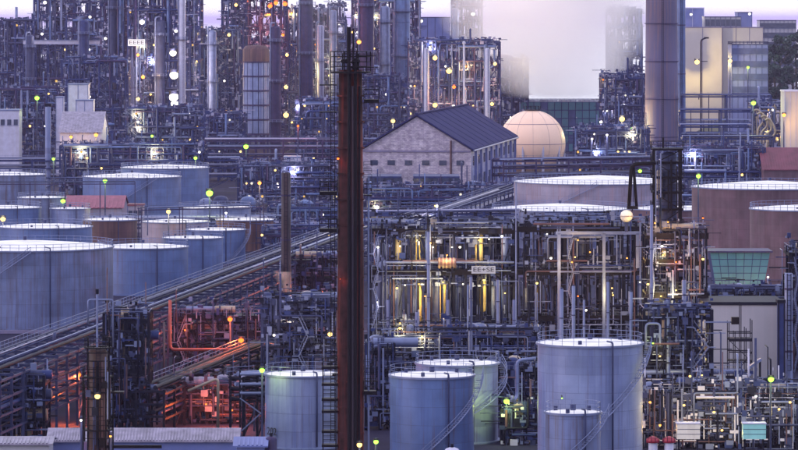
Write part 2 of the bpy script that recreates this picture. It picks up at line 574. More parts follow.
# front tanks
T1, c1, r1 = tank(590, 52.5, 342, 525, "largest front cylindrical tank, pale blue, with a small tank before it", "tank_pale", stair=(-2.2, -0.15), seg=96)
T2, c2, r2 = tank(573, 27.5, 411, 488, "small squat blue grey tank standing before the largest front tank", "tank_stained", stair=(-2.9, -0.35), seg=64)
T3, c3, r3 = tank(303, 38, 373, 545, "pale lilac front tank numbered 202 beside the tall rust chimney", "tank_pale", seg=96)
T4, c4, r4 = tank(432, 42, 374, 530, "blue front tank right of the tall rust chimney, in front of its twin", "tank_blue", stair=(-1.9, -0.1), seg=96)
T5, c5, r5 = tank(457, 41, 362, 552, "pale tank half hidden behind the blue front tank, green lamp light on its side", "tank_pale", stair=(-2.4, 0.5), seg=96)
# number on the lilac tank
def text(body, size, loc, rot, mname, name, parent, ext=0.02):
    cu = bpy.data.curves.new(name, 'FONT')
    cu.body = body
    cu.size = size
    cu.extrude = ext
    cu.align_x = 'CENTER'
    cu.align_y = 'CENTER'
    cu.materials.append(MATS[mname])
    tmp = bpy.data.objects.new(name, cu)
    C.objects.link(tmp)
    dg = bpy.context.evaluated_depsgraph_get()
    me = bpy.data.meshes.new_from_object(tmp.evaluated_get(dg))
    bpy.data.objects.remove(tmp)
    ob = link(name, me, parent)
    ob.location = Vector(loc) - (base_of(parent) if parent else Vector())
    ob.rotation_euler = rot
    return ob
px_, py_ = 271.5, 432
X = wx(px_, 541); ang = math.acos((X - c3.x) / (r3 + 0.2))
text("202", 1.45, (c3.x + (r3 + 0.2) * math.cos(-ang), 545 + (r3 + 0.2) * math.sin(-ang), wz(432, 541)), (R(90), 0, -ang + R(90)), "sign_black", "tank_number", T3)

# left tank farm
LT = [
    (25, 88, 246, 765, "huge streaked grey blue tank at the left edge, in front of the tank farm", "tank_stained", (-2.6, -1.4)),
    (143, 45, 246, 850, "plain blue flat topped tank right behind the huge left tank", "tank_blue", None),
    (193, 30, 237, 905, "blue tank between the plain blue tank and the pipe rack", "tank_blue", None),
    (216, 29.5, 229, 960, "light blue tank in front of the brown tank by the rack", "tank_blue", (-1.2, 0.0)),
    (246, 30, 219, 1010, "dark brown rust tank nearest to the slender dark stack", "tank_brown", None),
    (110, 27, 219, 960, "small maroon tank behind the plain blue tank of the left farm", "tank_brown", None),
    (45, 47, 226, 900, "low blue tank with fussy roof piping behind the huge left tank", "tank_blue", None),
    (8, 33, 207, 1000, "blue tank cut by the left edge, second row of the farm", "tank_blue", None),
    (42, 24, 197, 1100, "small green blue tank in the third row of the left farm", "tank_stained", None),
    (10, 36, 174, 1200, "stained tank cut by the left edge in the back row of the farm", "tank_stained", None),
    (132, 49, 176, 1160, "wide light blue tank in the back row with a white cone roof", "tank_blue", (-2.4, -1.0)),
    (165, 44, 167, 1230, "light blue tank just behind the wide back row tank", "tank_blue", None),
    (175, 34, 221, 1030, "low cream tank with yellow lit roof piping left of the brown tank", "tank_pink", None),
    (215, 36, 207, 1100, "pale tank under the bright green floodlight of the left farm", "tank_pale", None),
    (70, 20, 208, 1000, "small pale tank with a square roof cabin in the left farm", "tank_pale", None),
]
for (px, hw, py, Y, lb, wl, st) in LT:
    tank(px, hw, py, Y, lb, wl, stair=st, seg=72 if hw < 60 else 128)
# right tanks
RT = [
    (770, 78, 186, 940, "huge maroon streaked tank at the right edge behind the teal cooler", "tank_rust", (-1.6, -0.2)),
    (806, 56, 208, 860, "maroon tank cut by the right edge before the huge maroon tank", "tank_rust", None),
    (598, 84, 181, 1120, "very wide pale tank in the centre right behind the dark process unit", "tank_pink", (-2.7, -1.6)),
    (560, 68, 208, 1030, "wide blue tank in front of the very wide pale tank", "tank_stained", None),
    (676, 46, 208, 1000, "maroon tank between the derrick and the huge maroon tank", "tank_rust", None),
]
for (px, hw, py, Y, lb, wl, st) in RT:
    tank(px, hw, py, Y, lb, wl, stair=st, seg=110)

# bund walls of the two farms
def bund(x0, y0, x1, y1, h=1.4, lb=""):
    a, b = Vector((x0, y0, 0)), Vector((x1, y1, 0))
    mb = MB(); mb.bar(a + Vector((0, 0, h / 2)), b + Vector((0, 0, h / 2)), h * 0.9)
    tag(mb.build("bund_wall", "concrete_wall"), lb, "wall", "bund walls of the tank farms")
bund(-150, 735, -52, 740, h=.8, lb="low concrete bund wall in front of the huge left tank")
bund(-150, 1070, -40, 1070, lb="low concrete bund wall across the middle of the left farm")
bund(20, 900, 160, 900, lb="low concrete bund wall before the maroon tanks")

# ------------------------------------------------------------------ pipe racks
def pipe_rack(label, p, q, levels, width, sp, npipes, seed, mats=("steel_pale", "steel_mid", "tank_pale", "aluminium", "steel_mid"), frame="steel_mid", walkway=True, colw=0.35, group="pipe racks", name="pipe_rack", rmax=0.35, deep=True):
    rr = random.Random(seed)
    p, q = Vector((*p, 0)), Vector((*q, 0))
    d = (q - p); L = d.length; d.normalize()
    s = Vector((-d.y, d.x, 0))
    t = thing(name, label, "pipe rack", p, group)
    n = max(2, int(L / sp))
    ztop = levels[-1]
    for i in range(n + 1):
        c = p + d * (L * i / n)
        for sg in (-1, 1):
            e = c + s * sg * width / 2
            bar("column", e, e + Vector((0, 0, ztop + 0.3)), colw, frame, t)
        for z in levels:
            bar("crossbeam", c - s * (width / 2 + 0.3) + Vector((0, 0, z)), c + s * (width / 2 + 0.3) + Vector((0, 0, z)), colw * 0.9, frame, t)
        if i < n and i % 4 == 1:
            for sg in (-1, 1):
                e0 = c + s * sg * width / 2; e1 = e0 + d * (L / n)
                bar("brace", e0 + Vector((0, 0, 0.3)), e1 + Vector((0, 0, ztop * 0.55)), 0.2, frame, t)
    for z in levels:
        for sg in (-1, 1):
            bar("girder", p + s * sg * width / 2 + Vector((0, 0, z - 0.35)), q + s * sg * width / 2 + Vector((0, 0, z - 0.35)), colw * 0.8, frame, t)
        u = -width / 2 + 0.6
        while u < width / 2 - 0.5 and npipes > 0:
            r = rr.uniform(0.08, rmax); lift = rr.choice([0, 0, .3, .7]) if rmax < .34 else 0
            m_ = rr.choice(mats)
            a, b_ = 0.0, L
            if rr.random() < 0.25: a = rr.uniform(0, L * 0.4)
            if rr.random() < 0.25: b_ = rr.uniform(L * 0.6, L)
            pts = [p + d * a + s * u + Vector((0, 0, z + 0.25 + r + lift)), p + d * b_ + s * u + Vector((0, 0, z + 0.25 + r + lift))]
            if a > 0: pts.insert(0, pts[0] - Vector((0, 0, rr.uniform(1.5, z))))
            if b_ < L: pts.append(pts[-1] - Vector((0, 0, rr.uniform(1.5, z))))
            if len(pts) == 2:
                cyl("pipe", pts[0], pts[1], r, m_, t)
            else:
                pipe(pts, r, m_, t)
            u += 2 * r + rr.uniform(0.12, max(0.3, width / max(1, npipes) * 0.9))
    if walkway:
        mb = MB()
        e = s * (width / 2 + 0.8)
        zz = Vector((0, 0, ztop + 0.1))
        rail_line(mb, p + e + zz + Vector((0, 0, .1)), q + e + zz + Vector((0, 0, .1)), 1.1, 0.08, 2.5)
        mb.build("railing", "steel_pale", t)
        bar("walkway", p + s * (width / 2 + 0.4) + zz, q + s * (width / 2 + 0.4) + zz, 0.7, "steel_mid", t, 0.12)
    return t

main_a = (wx(-60, 510), 510); main_b = (wx(352, 890), 890)
pipe_rack("long main pipe rack running from the lower left corner up behind the rust chimney", main_a, main_b, [4.2, 6.4, 8.6, 11.0], 9.0, 7.0, 9, 3, rmax=0.30, mats=("steel_pale", "steel_mid", "steel_dark", "aluminium", "steel_mid", "steel_blue"))
# big pale main pipes riding on the rack's outer edge
pipe_rack("second pipe rack alongside the main rack, with the orange lit pipes under it", (wx(150, 560), 560), (wx(262, 640), 640), [2.5, 4.2, 6.0], 4.0, 6.5, 7, 5, mats=("steel_dark", "steel_mid", "steel_blue", "steel_dark"), frame="steel_dark")
pipe_rack("pipe bridge rising from behind the chimney to the tall pale tank", (wx(360, 900), 905), (wx(515, 1190), 1190), [6.0, 8.6], 5.0, 9, 6, 8)
pipe_rack("frontal pipe rack beside the green lamp at the left front tank", (wx(237, 553), 553), (wx(264, 556), 556), [5.7, 7.1, 8.5], 3.0, 5, 7, 11, frame="steel_dark")
pipe_rack("long level pipe rack in front of the panelled reactor vessel", (wx(205, 1400), 1400), (wx(362, 1400), 1400), [10.5, 13.5, 16.0], 8.0, 11, 8, 12, frame="steel_violet", colw=0.5)
pipe_rack("pink toned pipe rack running under the cream sphere", (wx(498, 1300), 1300), (wx(690, 1330), 1330), [7.5, 10.0, 12.3], 8.0, 11, 8, 13, mats=("rust_pipe", "steel_violet", "steel_pale"), frame="steel_violet", colw=0.5)
pipe_rack("pipe rack crossing behind the left tank farm", (wx(-10, 1330), 1330), (wx(240, 1340), 1340), [6.0, 9.0, 11.5], 7.0, 12, 7, 14, frame="steel_blue", colw=0.5)
for i, (Y, py0, x0, x1) in enumerate([(1500, 96, 682, 770), (1420, 111, 680, 760), (1370, 126, 680, 765), (1300, 138, 682, 772)]):
    z = wz(py0, Y)
    pipe_rack(["top tier of the pipe racks right of the giant stack", "second tier of the pipe racks right of the giant stack",
               "third tier of the pipe racks right of the giant stack", "lowest tier of the pipe racks right of the giant stack"][i],
              (wx(x0, Y), Y), (wx(x1, Y), Y), [z * 0.35, z * 0.68, z], 8, 12, 8, 20 + i, frame="steel_blue", colw=0.5, mats=("steel_blue", "steel_mid", "steel_pale"))
pipe_rack("low pipe rack between the middle tank rows of the left farm", (wx(60, 1060), 1060), (wx(285, 1070), 1070), [3.0, 5.0], 5, 10, 6, 31)
pipe_rack("pipe rack between the warehouse front and the dark process unit", (wx(362, 1010), 1010), (wx(520, 1020), 1020), [4.5, 7.0, 9.0], 6, 9, 7, 33, frame="steel_blue")
pipe_rack("dark platform rack over the pump yard at lower right", (wx(640, 575), 575), (wx(800, 580), 580), [2.2, 4.0], 5, 6, 7, 34, frame="steel_dark")

pipe_rack("high catwalk with pipes over the second tank row of the left farm", (wx(-5, 1050), 1050), (wx(135, 1052), 1052), [15.2], 2, 9, 2, 41, frame="steel_violet", colw=.2, rmax=.15)
pipe_rack("high catwalk with pipes over the right tanks of the left farm", (wx(140, 985), 985), (wx(262, 1000), 1000), [11.5], 2, 9, 2, 42, frame="steel_violet", colw=.2, rmax=.15)
pipe_rack("blue catwalk over the pump yard before the blank pale building", (wx(640, 600), 600), (wx(745, 602), 602), [3.0, 4.6], 3, 6, 5, 44, frame="steel_dark")

# ------------------------------------------------------------------ process units
def lathe_vessel(name, c, r, z0, z1, mname, parent, seg=20, bands=0):
    mb = MB()
    hd = r * 0.5
    prof = [(0.01, z0)] + [(r * math.sin(a), z0 + hd - hd * math.cos(a)) for a in (0.4, 0.9, 1.57)]
    n = bands
    for i in range(1, n + 1):
        zz = z0 + hd + (z1 - z0 - 2 * hd) * i / (n + 1)
        mb.lathe((c[0], c[1], 0), [(r * .99, zz - 0.14), (r * 1.05, zz - 0.14), (r * 1.05, zz + 0.14), (r * .99, zz + 0.14)], seg, False)
    prof += [(r * math.sin(a), z1 - hd + hd * math.cos(a)) for a in (1.57, 0.9, 0.4)] + [(0.01, z1)]
    mb.lathe((c[0], c[1], 0), prof, seg)
    return mb.build(name, mname, parent)

def stair_tower(mb, x0, x1, y, z0, z1, flight=3.0, wdt=1.0):
    """zigzag stair: flights, landings, rails"""
    z = z0; k = 0
    while z + flight <= z1 + 0.1:
        a, b_ = ((x0, x1) if k % 2 == 0 else (x1, x0))
        for yy in (y, y + wdt):
            mb.bar((a, yy, z), (b_, yy, z + flight), 0.14)
            mb.bar((a, yy, z + 1), (b_, yy, z + flight + 1), 0.07)
        ns = 9
        for i in range(ns):
            tt = (i + 0.5) / ns
            mb.box((a + (b_ - a) * tt, y + wdt / 2, z + flight * tt), (0.28, wdt, 0.05))
        mb.box((b_ + (0.5 if b_ > a else -0.5), y + wdt / 2, z + flight), (1.1, wdt * 1.1, 0.1))
        z += flight; k += 1

VES = ["steel_pale", "aluminium", "tank_blue", "insulation", "steel_mid", "tank_pale"]

def unit(label, x0, x1, y0, y1, levels, nx, ny, seed, frame="steel_blue", cw=0.5, pipes=30, vessels=6, name="process_unit",
         pm=("steel_pale", "steel_mid", "aluminium", "rust_pipe", "steel_blue"), rail_t=0.1, dens=1.0, rmin=0.1, rmax=0.35, deckp=0.8, fit=60,
         group=None, vm=None, brace=0.3, stairs=True, lamps=0, lampcol=("warm", "white"), lamp_label=None, light_power=0, fm=("steel_pale", "steel_dark", "steel_mid", "steel_blue", "steel_dark"), hv=4, vr=(0.8, 2.2), top_open=True, deckm=None, railm=None):
    rr = random.Random(seed)
    t = thing(name, label, "process unit", ((x0 + x1) / 2, (y0 + y1) / 2, 0), group)
    xs = [x0 + (x1 - x0) * i / (nx - 1) for i in range(nx)]
    ys = [y0 + (y1 - y0) * j / (ny - 1) for j in range(ny)]
    ztop = levels[-1]
    for i, x in enumerate(xs):
        for j, y in enumerate(ys):
            zt = ztop + (1.3 if top_open else 0)
            if rr.random() < 0.25 and len(levels) > 2: zt = levels[-2] + 1.2
            bar("column", (x, y, 0), (x, y, zt), cw, frame, t)
    rl = MB()
    for k, z in enumerate(levels):
        for j, y in enumerate(ys):
            bar("beam", (x0, y, z), (x1, y, z), cw * 0.7, frame, t, cw * 1.1)
        for x in xs:
            bar("beam", (x, y0, z), (x, y1, z), cw * 0.6, frame, t, cw)
        for i in range(nx - 1):
            if rr.random() < deckp:
                box("deck", ((xs[i] + xs[i + 1]) / 2, (y0 + y1) / 2, z + cw * 0.55 + 0.08), (xs[i + 1] - xs[i] - 0.06, (y1 - y0) * 0.98, 0.12), deckm or frame, t)
        rail_rect(rl, x0, x1, y0, y1, z + cw * 0.55 + 0.14, rail_t, 2.0)
    zl = [0] + list(levels)
    for i in range(nx - 1):
        for k in range(len(levels)):
            if rr.random() < brace:
                a, b_ = (xs[i], xs[i + 1]) if rr.random() < .5 else (xs[i + 1], xs[i])
                bar("brace", (a, y0 - 0.1, zl[k]), (b_, y0 - 0.1, zl[k + 1]), cw * 0.45, frame, t)
    rl.build("railing", railm or ("steel_pale" if rr.random() < .4 else frame), t, "stuff")
    # vertical and routed pipes
    for _ in range(int(pipes * dens)):
        r = rmin + (rmax - rmin) * rr.random() ** 2.2
        m_ = rr.choice(pm)
        k = rr.random()
        yy = rr.choice([y0 - 0.5 - r, y0 + 0.6 + r, rr.uniform(y0, y1)])
        if k < 0.52:
            x = rr.uniform(x0, x1); za = rr.choice(zl[:-1]) + rr.uniform(0, 1.5); zb = min(ztop + 1.2, za + rr.uniform(3, ztop * 0.8))
            cyl("pipe", (x, yy, za), (x, yy, zb), r, m_, t, 8)
        elif k < 0.80:
            z = rr.choice(levels) + rr.uniform(-1.6, 2.2)
            a = rr.uniform(x0, x1 - (x1 - x0) * .3); b_ = rr.uniform(a + (x1 - x0) * .2, x1)
            cyl("pipe", (a, yy, z), (b_, yy, z), r, m_, t, 8)
        else:
            z = min(ztop + 1, rr.choice(levels) + rr.uniform(-1.5, 2.5))
            a, b_ = rr.uniform(x0, x1), rr.uniform(x0, x1)
            dz1, dz2 = rr.uniform(1.5, 9), rr.choice([rr.uniform(1.5, 8), rr.uniform(1.5, 8), rr.uniform(-6, -1)])
            pts = [(a, yy, max(0.3, z - dz1)), (a, yy, z), (b_, yy, z), (b_, yy, max(0.3, z + dz2))]
            if rr.random() < .4: pts.append((b_, yy + rr.uniform(1, 4), max(0.3, z + dz2)))
            if abs(a - b_) > 1.2 and abs(dz2) > 1: pipe(pts, r, m_, t)
    # vessels
    for _ in range(vessels):
        r = rr.uniform(*vr); x = rr.uniform(x0 + r, x1 - r); y = rr.uniform(y0 + r, max(y0 + r + .1, y1 - r))
        k = rr.randrange(len(levels)); z0_ = zl[k] + 0.6
        z1_ = z0_ + max(2.6 * r, min(ztop - z0_ + 2, rr.uniform(3.5, 14)))
        lathe_vessel("vessel", (x, y), r, z0_, z1_, rr.choice(vm or VES), t, 18, rr.randrange(1, 5))
    for _ in range(hv):
        k = rr.randrange(len(levels)); z = levels[k] + 1.3
        L = rr.uniform(3, 7); x = rr.uniform(x0 + 1, max(x0 + 1.1, x1 - L)); r = rr.uniform(0.6, 1.1) * (vr[1] / 2.2) ** .5
        cyl("drum", (x, y0 + 1.5, z), (x + L, y0 + 1.5, z), r, rr.choice(vm or VES), t, 16)
        cyl("drum_flange", (x + L * .2, y0 + 1.5, z), (x + L * .2 + .25, y0 + 1.5, z), r * 1.12, "steel_mid", t, 16)
    # small fittings: valves, junction boxes, handwheels, cable trays
    fb = {m_: MB() for m_ in fm}
    for _ in range(fit):
        x, y, z = rr.uniform(x0, x1), rr.choice([y0 - .4, rr.uniform(y0, y1)]), rr.choice(levels) + rr.uniform(-2.5, 3)
        q = fb[rr.choice(fm)]
        s_ = rr.uniform(0.15, 0.5) * (cw / 0.35) ** .7
        if rr.random() < .5: q.box((x, y, max(.4, z)), (s_ * rr.uniform(.5, 2.2), s_, s_ * rr.uniform(.5, 2)))
        elif rr.random() < .5: q.bar((x, y, z), (x, y, max(z + .4, min(ztop + 1.3, z + rr.uniform(1, 5)))), rr.uniform(.07, .2) * cw / .35)
        else: q.bar((x, y, z), (x + rr.uniform(-4, 4), y, z), rr.uniform(.07, .2) * cw / .35)
    for m_, q in fb.items():
        if q.v: q.build("fittings", m_, t, "stuff")
    if stairs:
        sm = MB()
        sx = rr.choice(xs[:-1])
        stair_tower(sm, sx + .6, sx + .6 + min(4.5, (xs[1] - xs[0]) - 1.2), y0 - 1.3, 0, ztop, 3.0)
        sm.build("staircase", "steel_pale", t)
    placed = 0
    for q in range(lamps * 6):
        if placed >= lamps: break
        x = rr.uniform(x0, x1); z = rr.choice(levels) - 0.7; c_ = rr.choice(lampcol)
        kk = min(range(len(levels)), key=lambda i: abs(levels[i] - 0.7 - z)); f_ = (x - x0) / (x1 - x0)
        lb = "%s lamp, %s deck, %s side, %s" % ({"warm": "yellow"}.get(c_, c_), ORD[kk], "left" if f_ < .33 else "right" if f_ > .67 else "middle", " ".join(label.split()[:9]))
        if lb in USED: continue
        USED.add(lb); placed += 1
        small_lamp((x, y0 - 0.9, z), c_, lb, "deck lamps of the " + " ".join(label.split()[:9]), rr, light_power if rr.random() < .5 else 0, big=cw)
    return t

NL = [0]
USED = set()
ORD = ["lowest", "second", "third", "fourth", "fifth", "sixth", "seventh", "eighth", "ninth", "tenth", "eleventh", "twelfth"]
def small_lamp(p, col, label, group, rr, power=0, big=0.5):
    p = Vector(p)
    t = thing("deck_lamp", label, "lamp", p, group)
    r = 0.17 * (big / 0.5) * rr.uniform(.8, 1.6) + 0.12
    ball("bulb", p, r, ("glow_" if rr.random() < .55 else "dim_") + col, t)
    bar("bracket", p + Vector((0, r * .6, 0.05)), p + Vector((0, 1.0, 0.05)), 0.1, "steel_dark", t)
    if power > 0:
        ld = bpy.data.lights.new("lamp_light", 'POINT')
        ld.energy = power * LP * rr.uniform(.6, 1.4); ld.color = LIGHTC[col][1]; ld.shadow_soft_size = 0.4
        lo = bpy.data.objects.new("lamp_light", ld); C.objects.link(lo); lo.parent = t
        lo.location = (0, rr.choice([-r - 0.5, 2.2, 2.2]), -0.3)
    NL[0] += 1

def U(label, a, b, ytop, Y, dep, nlev, nx, ny, seed, **k):
    z = wz(ytop, Y)
    first = k.pop("first", z / nlev)
    lv = [first + (z - first) * i / max(1, nlev - 1) for i in range(nlev)]
    k.setdefault("cw", 0.30 * Y / 700)
    k.setdefault("rail_t", 0.09 * max(1, Y / 800))
    k.setdefault("rmin", 0.07 * Y / 700); k.setdefault("rmax", 0.24 * Y / 700)
    k.setdefault("vr", (0.7 * (Y / 700) ** .6, 1.7 * (Y / 700) ** .6))
    return unit(label, wx(a, Y), wx(b, Y), Y, Y + dep, lv, nx, ny, seed, **k)

FARP = ("steel_pale", "steel_mid", "steel_mid", "steel_blue", "steel_violet", "tank_blue", "steel_blue")  # blue tint of the distance is put into these steel colours
def FU(label, a, b, ytop, Y, dep, nlev, nx, seed, **k):
    k.setdefault("pm", FARP); k.setdefault("lamps", 10); k.setdefault("pipes", int((b - a) * 1.3)); k["pipes"] = int(k["pipes"] * 2.0); k.setdefault("vessels", 8)
    k.setdefault("fit", int((b - a) * nlev * 6)); k.setdefault("light_power", 2600); k.setdefault("lampcol", ("warm", "warm", "white")); k.setdefault("fm", ("steel_pale", "steel_mid", "steel_blue", "steel_violet", "steel_blue", "aluminium")); k.setdefault("vm", ["steel_pale", "tank_blue", "steel_mid", "steel_mid", "tank_pale", "steel_violet"])
    k.setdefault("lamp_label", "small lamp on the decks of the " + " ".join(label.split()[:11]))
    return U(label, a, b, ytop, Y, dep, nlev, nx, 3, seed, **k)

FU("blue refinery unit at the left edge below the bright sky gap", -6, 34, 24, 1900, 30, 7, 4, 101, lamps=3)
FU("tall dark blue refinery unit behind the pale overhead gallery", 34, 101, -14, 1905, 30, 10, 6, 133, lamps=6)
FU("slim pipe tower touching the top edge left of the maroon capped reactor", 222, 246, -14, 1760, 16, 11, 3, 134, lamps=4)
FU("narrow dark tower packed with pipes left of the sign bearing unit", 101, 125, -25, 1720, 14, 12, 4, 102, frame="steel_violet", lamps=3)
FU("tall unit with stacked bright white lamps and a sign plate", 128, 200, -22, 1680, 22, 11, 7, 103, pipes=130, vessels=16, lamps=22)
FU("tall pipe covered unit just left of the panelled reactor vessel", 203, 240, 34, 1720, 20, 8, 4, 104, lamps=9)
FU("lower pipe unit in front of the sign bearing tower", 126, 205, 112, 1480, 14, 5, 7, 105, lamps=8)
FU("orange glowing tower directly behind the panelled reactor vessel", 236, 286, -20, 1830, 18, 10, 5, 106, frame="steel_violet", lamps=14, lampcol=("orange", "warm", "amber"))
FU("yellow lit unit between the purple column and the rust chimney", 286, 336, 12, 1760, 20, 9, 5, 107, frame="steel_violet", lamps=16, lampcol=("warm", "amber"), pipes=90)
FU("distant unit with a flat top deck showing through the gap left of the rust chimney", 328, 346, 6, 1960, 12, 8, 3, 108, lamps=3)
FU("tall violet tower with columns just right of the rust chimney top", 352, 420, -18, 1860, 24, 10, 6, 109, frame="steel_violet", vessels=14, lamps=18, pipes=110)
FU("tower at the top edge between the bright gap and the steam", 452, 482, -12, 1980, 16, 9, 4, 110, lamps=6)
FU("broad dark unit with warm lamps above the slate warehouse roof", 408, 500, 45, 1620, 22, 6, 7, 111, frame="steel_blue", lamps=14, lampcol=("warm", "amber", "white"), pipes=110, vessels=10)
FU("pale small unit at the left edge of the steam plume", 482, 528, 62, 1760, 16, 5, 4, 112, lamps=5)
FU("dark unit with yellow and green lamps between the steam and the giant stack", 602, 645, 78, 1530, 16, 6, 4, 113, lamps=9, lampcol=("warm", "white", "amber"), pipes=70)
FU("ghostly lattice tower fading inside the steam", 608, 642, 12, 2150, 16, 8, 4, 114, lamps=1, light_power=0)
FU("low unit in front of the upper left refinery unit, beside the white sheds", -6, 60, 92, 1520, 16, 5, 5, 115, lamps=9)
FU("unit rising behind the panelled reactor and the level rack", 205, 245, 118, 1440, 12, 4, 4, 116, lamps=4)
FU("pipe unit right of the level rack below the violet tower", 352, 408, 80, 1700, 14, 6, 5, 117, lamps=6)
FU("twisted duct unit at the right edge by the dark trees", 752, 786, 108, 1330, 12, 4, 4, 118, lamps=6, pipes=60, vm=["insulation", "aluminium"], pm=("insulation", "aluminium", "steel_pale"))
FU("low dark plant behind the tank farm left of the slender stack", 238, 345, 168, 1240, 14, 3, 8, 119, lamps=9, pipes=90, stairs=False)
FU("low plant strip behind the wide back row tank", 60, 205, 150, 1300, 12, 3, 9, 120, lamps=8, stairs=False)
FU("dark unit right of the sphere in front of the netted cooling tower", 575, 650, 132, 1400, 12, 3, 6, 121, lamps=8)
FU("plant strip between the giant stack and the huge maroon tank", 655, 765, 152, 1200, 12, 3, 8, 122, lamps=5, stairs=False)

FU("hazy distant refinery block filling the view behind the sign bearing unit", 90, 245, 40, 2120, 26, 6, 10, 123, lamps=8, vessels=18)
FU("hazy distant block behind the upper left unit", -6, 92, 34, 2150, 26, 6, 8, 124, lamps=3, vessels=14)
FU("hazy distant block behind the orange glowing tower and rust chimney", 240, 412, 42, 2130, 26, 6, 11, 125, lamps=8, vessels=22)
FU("hazy distant block behind the broad dark unit", 412, 505, 60, 2100, 26, 5, 7, 126, lamps=4, vessels=12)
FU("middle distance pipe unit directly behind the level rack", 296, 352, 104, 1560, 12, 5, 8, 127, lamps=8)
FU("dense unit between the white sheds and the narrow dark tower", 62, 128, 62, 1640, 12, 6, 5, 128, lamps=4)

FU("low purple plant right of the brown tank behind the slender dark stack", 268, 345, 212, 1080, 10, 2, 6, 129, lamps=5, stairs=False, pipes=60)
FU("low railings and valves plant in front of the pale tank of the left farm", 150, 262, 219, 1175, 6, 2, 7, 130, lamps=0, stairs=False, pipes=30)
FU("strip of valves and pipes between the slender stack and the main rack", 262, 345, 232, 960, 8, 2, 7, 131, lamps=3, stairs=False, pipes=60)

FU("low pipe strip hiding the foot of the warehouse gable", 360, 515, 192, 1190, 8, 2, 9, 132, lamps=3, stairs=False, pipes=90, frame="steel_violet")
# ------------------------------------------------------------------ landmark vessels of the background
def column_thing(label, px, hw, y0, Y, z0=0, y1=None, mname="steel_pale", bands=6, cat="column", name="process_column", group=None, plat=3):
    cx, r = wx(px, Y), hw * Y / F
    zt = wz(y0, Y)
    t = thing(name, label, cat, (cx, Y, 0), group)
    lathe_vessel("shell", (cx, Y), r, z0, zt, mname, t, 28, bands)
    cyl("top_nozzle", (cx, Y, zt - .1), (cx, Y, zt + 1.5), r * .2, "steel_mid", t)
    for i in range(plat):
        z = z0 + (zt - z0) * (i + 1) / (plat + .4)
        mb = MB(); mb.lathe((cx, Y, z), [(r + .05, 0), (r + 1.2, 0), (r + 1.2, .15), (r + .05, .15)], 20, False); mb.build("platform", "steel_mid", t)
        mb = MB(); rail_ring(mb, (cx, Y), r + 1.15, z + .15, 1.1, t=0.1 * max(1, Y / 900)); mb.build("railing", "steel_pale", t)
    mb = MB()
    for s_ in (-.25, .25):
        mb.bar((cx + r * .5 + s_, Y - r * .95, z0), (cx + r * .5 + s_, Y - r * .95, zt), .1)
    z = z0
    while z < zt:
        mb.bar((cx + r * .5 - .25, Y - r * .95, z), (cx + r * .5 + .25, Y - r * .95, z), .06); z += .6
    mb.build("ladder", "steel_mid", t)
    pipe([(cx - r * .9, Y - r * .6, z0 + 1), (cx - r * .9, Y - r * .6, zt + 1.2), (cx, Y, zt + 1.2)], r * .12 + .1, "steel_pale", t)
    return t

# panelled reactor (256,48..133): pale panels held in a ring frame
def panelled():
    Y = 1600; cx = wx(256, Y); r = 13 * Y / F; z0, z1 = wz(134, Y), wz(62, Y); zc = wz(46, Y)
    t = thing("panelled_reactor", "round vessel clad in pale panels in dark rings with a maroon cap", "reactor vessel", (cx, Y, 0))
    for k in range(8):
        a = k * math.pi / 4
        bar("leg", (cx + r * .9 * math.cos(a), Y + r * .9 * math.sin(a), 0), (cx + r * .9 * math.cos(a), Y + r * .9 * math.sin(a), z0), .7, "steel_violet", t)
    mb = MB(); mb.lathe((cx, Y, 0), [(.01, z0), (r - .35, z0), (r - .35, z1)], 40); mb.build("shell", "steel_blue", t)
    mb = MB(); mb.lathe((cx, Y, 0), [(r + .1, z1), (r + .1, zc - 1.5), (r * .8, zc), (.01, zc + .4)], 40); mb.build("cap", "tank_brown", t)
    nz, na = 5, 14
    hh = (z1 - z0) / nz
    for i in range(nz):
        for k in range(na):
            a0, a1 = 2 * math.pi * k / na + .03, 2 * math.pi * (k + 1) / na - .03
            mb = MB()
            vs = []
            for rr_ in (r - .3, r):
                for a in (a0, (a0 + a1) / 2, a1):
                    for z in (z0 + i * hh + .35, z0 + (i + 1) * hh - .35):
                        vs.append((cx + rr_ * math.cos(a), Y + rr_ * math.sin(a), z))
            fs = [(6, 8, 9, 7), (8, 10, 11, 9), (0, 1, 3, 2), (2, 3, 5, 4), (0, 6, 7, 1), (4, 5, 11, 10), (1, 7, 9, 3), (3, 9, 11, 5), (0, 2, 8, 6), (2, 4, 10, 8)]
            mb.add(vs, fs); mb.build("panel", "tank_pale", t)
        mb = MB(); mb.lathe((cx, Y, z0 + i * hh), [(r - .2, -.25), (r + .35, -.25), (r + .35, .25), (r - .2, .25)], 40, False); mb.build("ring", "steel_violet", t)
    mb = MB(); mb.lathe((cx, Y, z1), [(r - .2, -.25), (r + .35, -.25), (r + .35, .25), (r - .2, .25)], 40, False); mb.build("ring", "steel_violet", t)
panelled()
column_thing("thick purple column right of the panelled reactor vessel", 275.5, 5.5, 26, 1620, mname="steel_violet", bands=3)
column_thing("dark violet column at the top edge above the yellow lit unit", 306, 7, -15, 1730, mname="steel_violet", bands=4)
column_thing("slim pale column at the top edge on the sign bearing unit", 182, 3.6, -8, 1655, z0=0, mname="paint_white", bands=2, plat=1)
column_thing("grey violet column just right of the rust chimney top", 366, 8, -12, 1820, mname="steel_violet")
column_thing("pale blue column near the top edge above the orange lamp", 402, 8, -6, 1830, mname="tank_blue", bands=5)
column_thing("blue column between the pair of units over the warehouse", 385, 5, 6, 1790, mname="steel_pale", bands=4)
column_thing("short white column left of the pole above the warehouse roof", 426, 2.8, 48, 1600, mname="paint_white", bands=1, plat=0)
column_thing("tall white column right of the pole above the warehouse roof", 487, 3.0, 48, 1596, mname="paint_white", bands=1, plat=0)
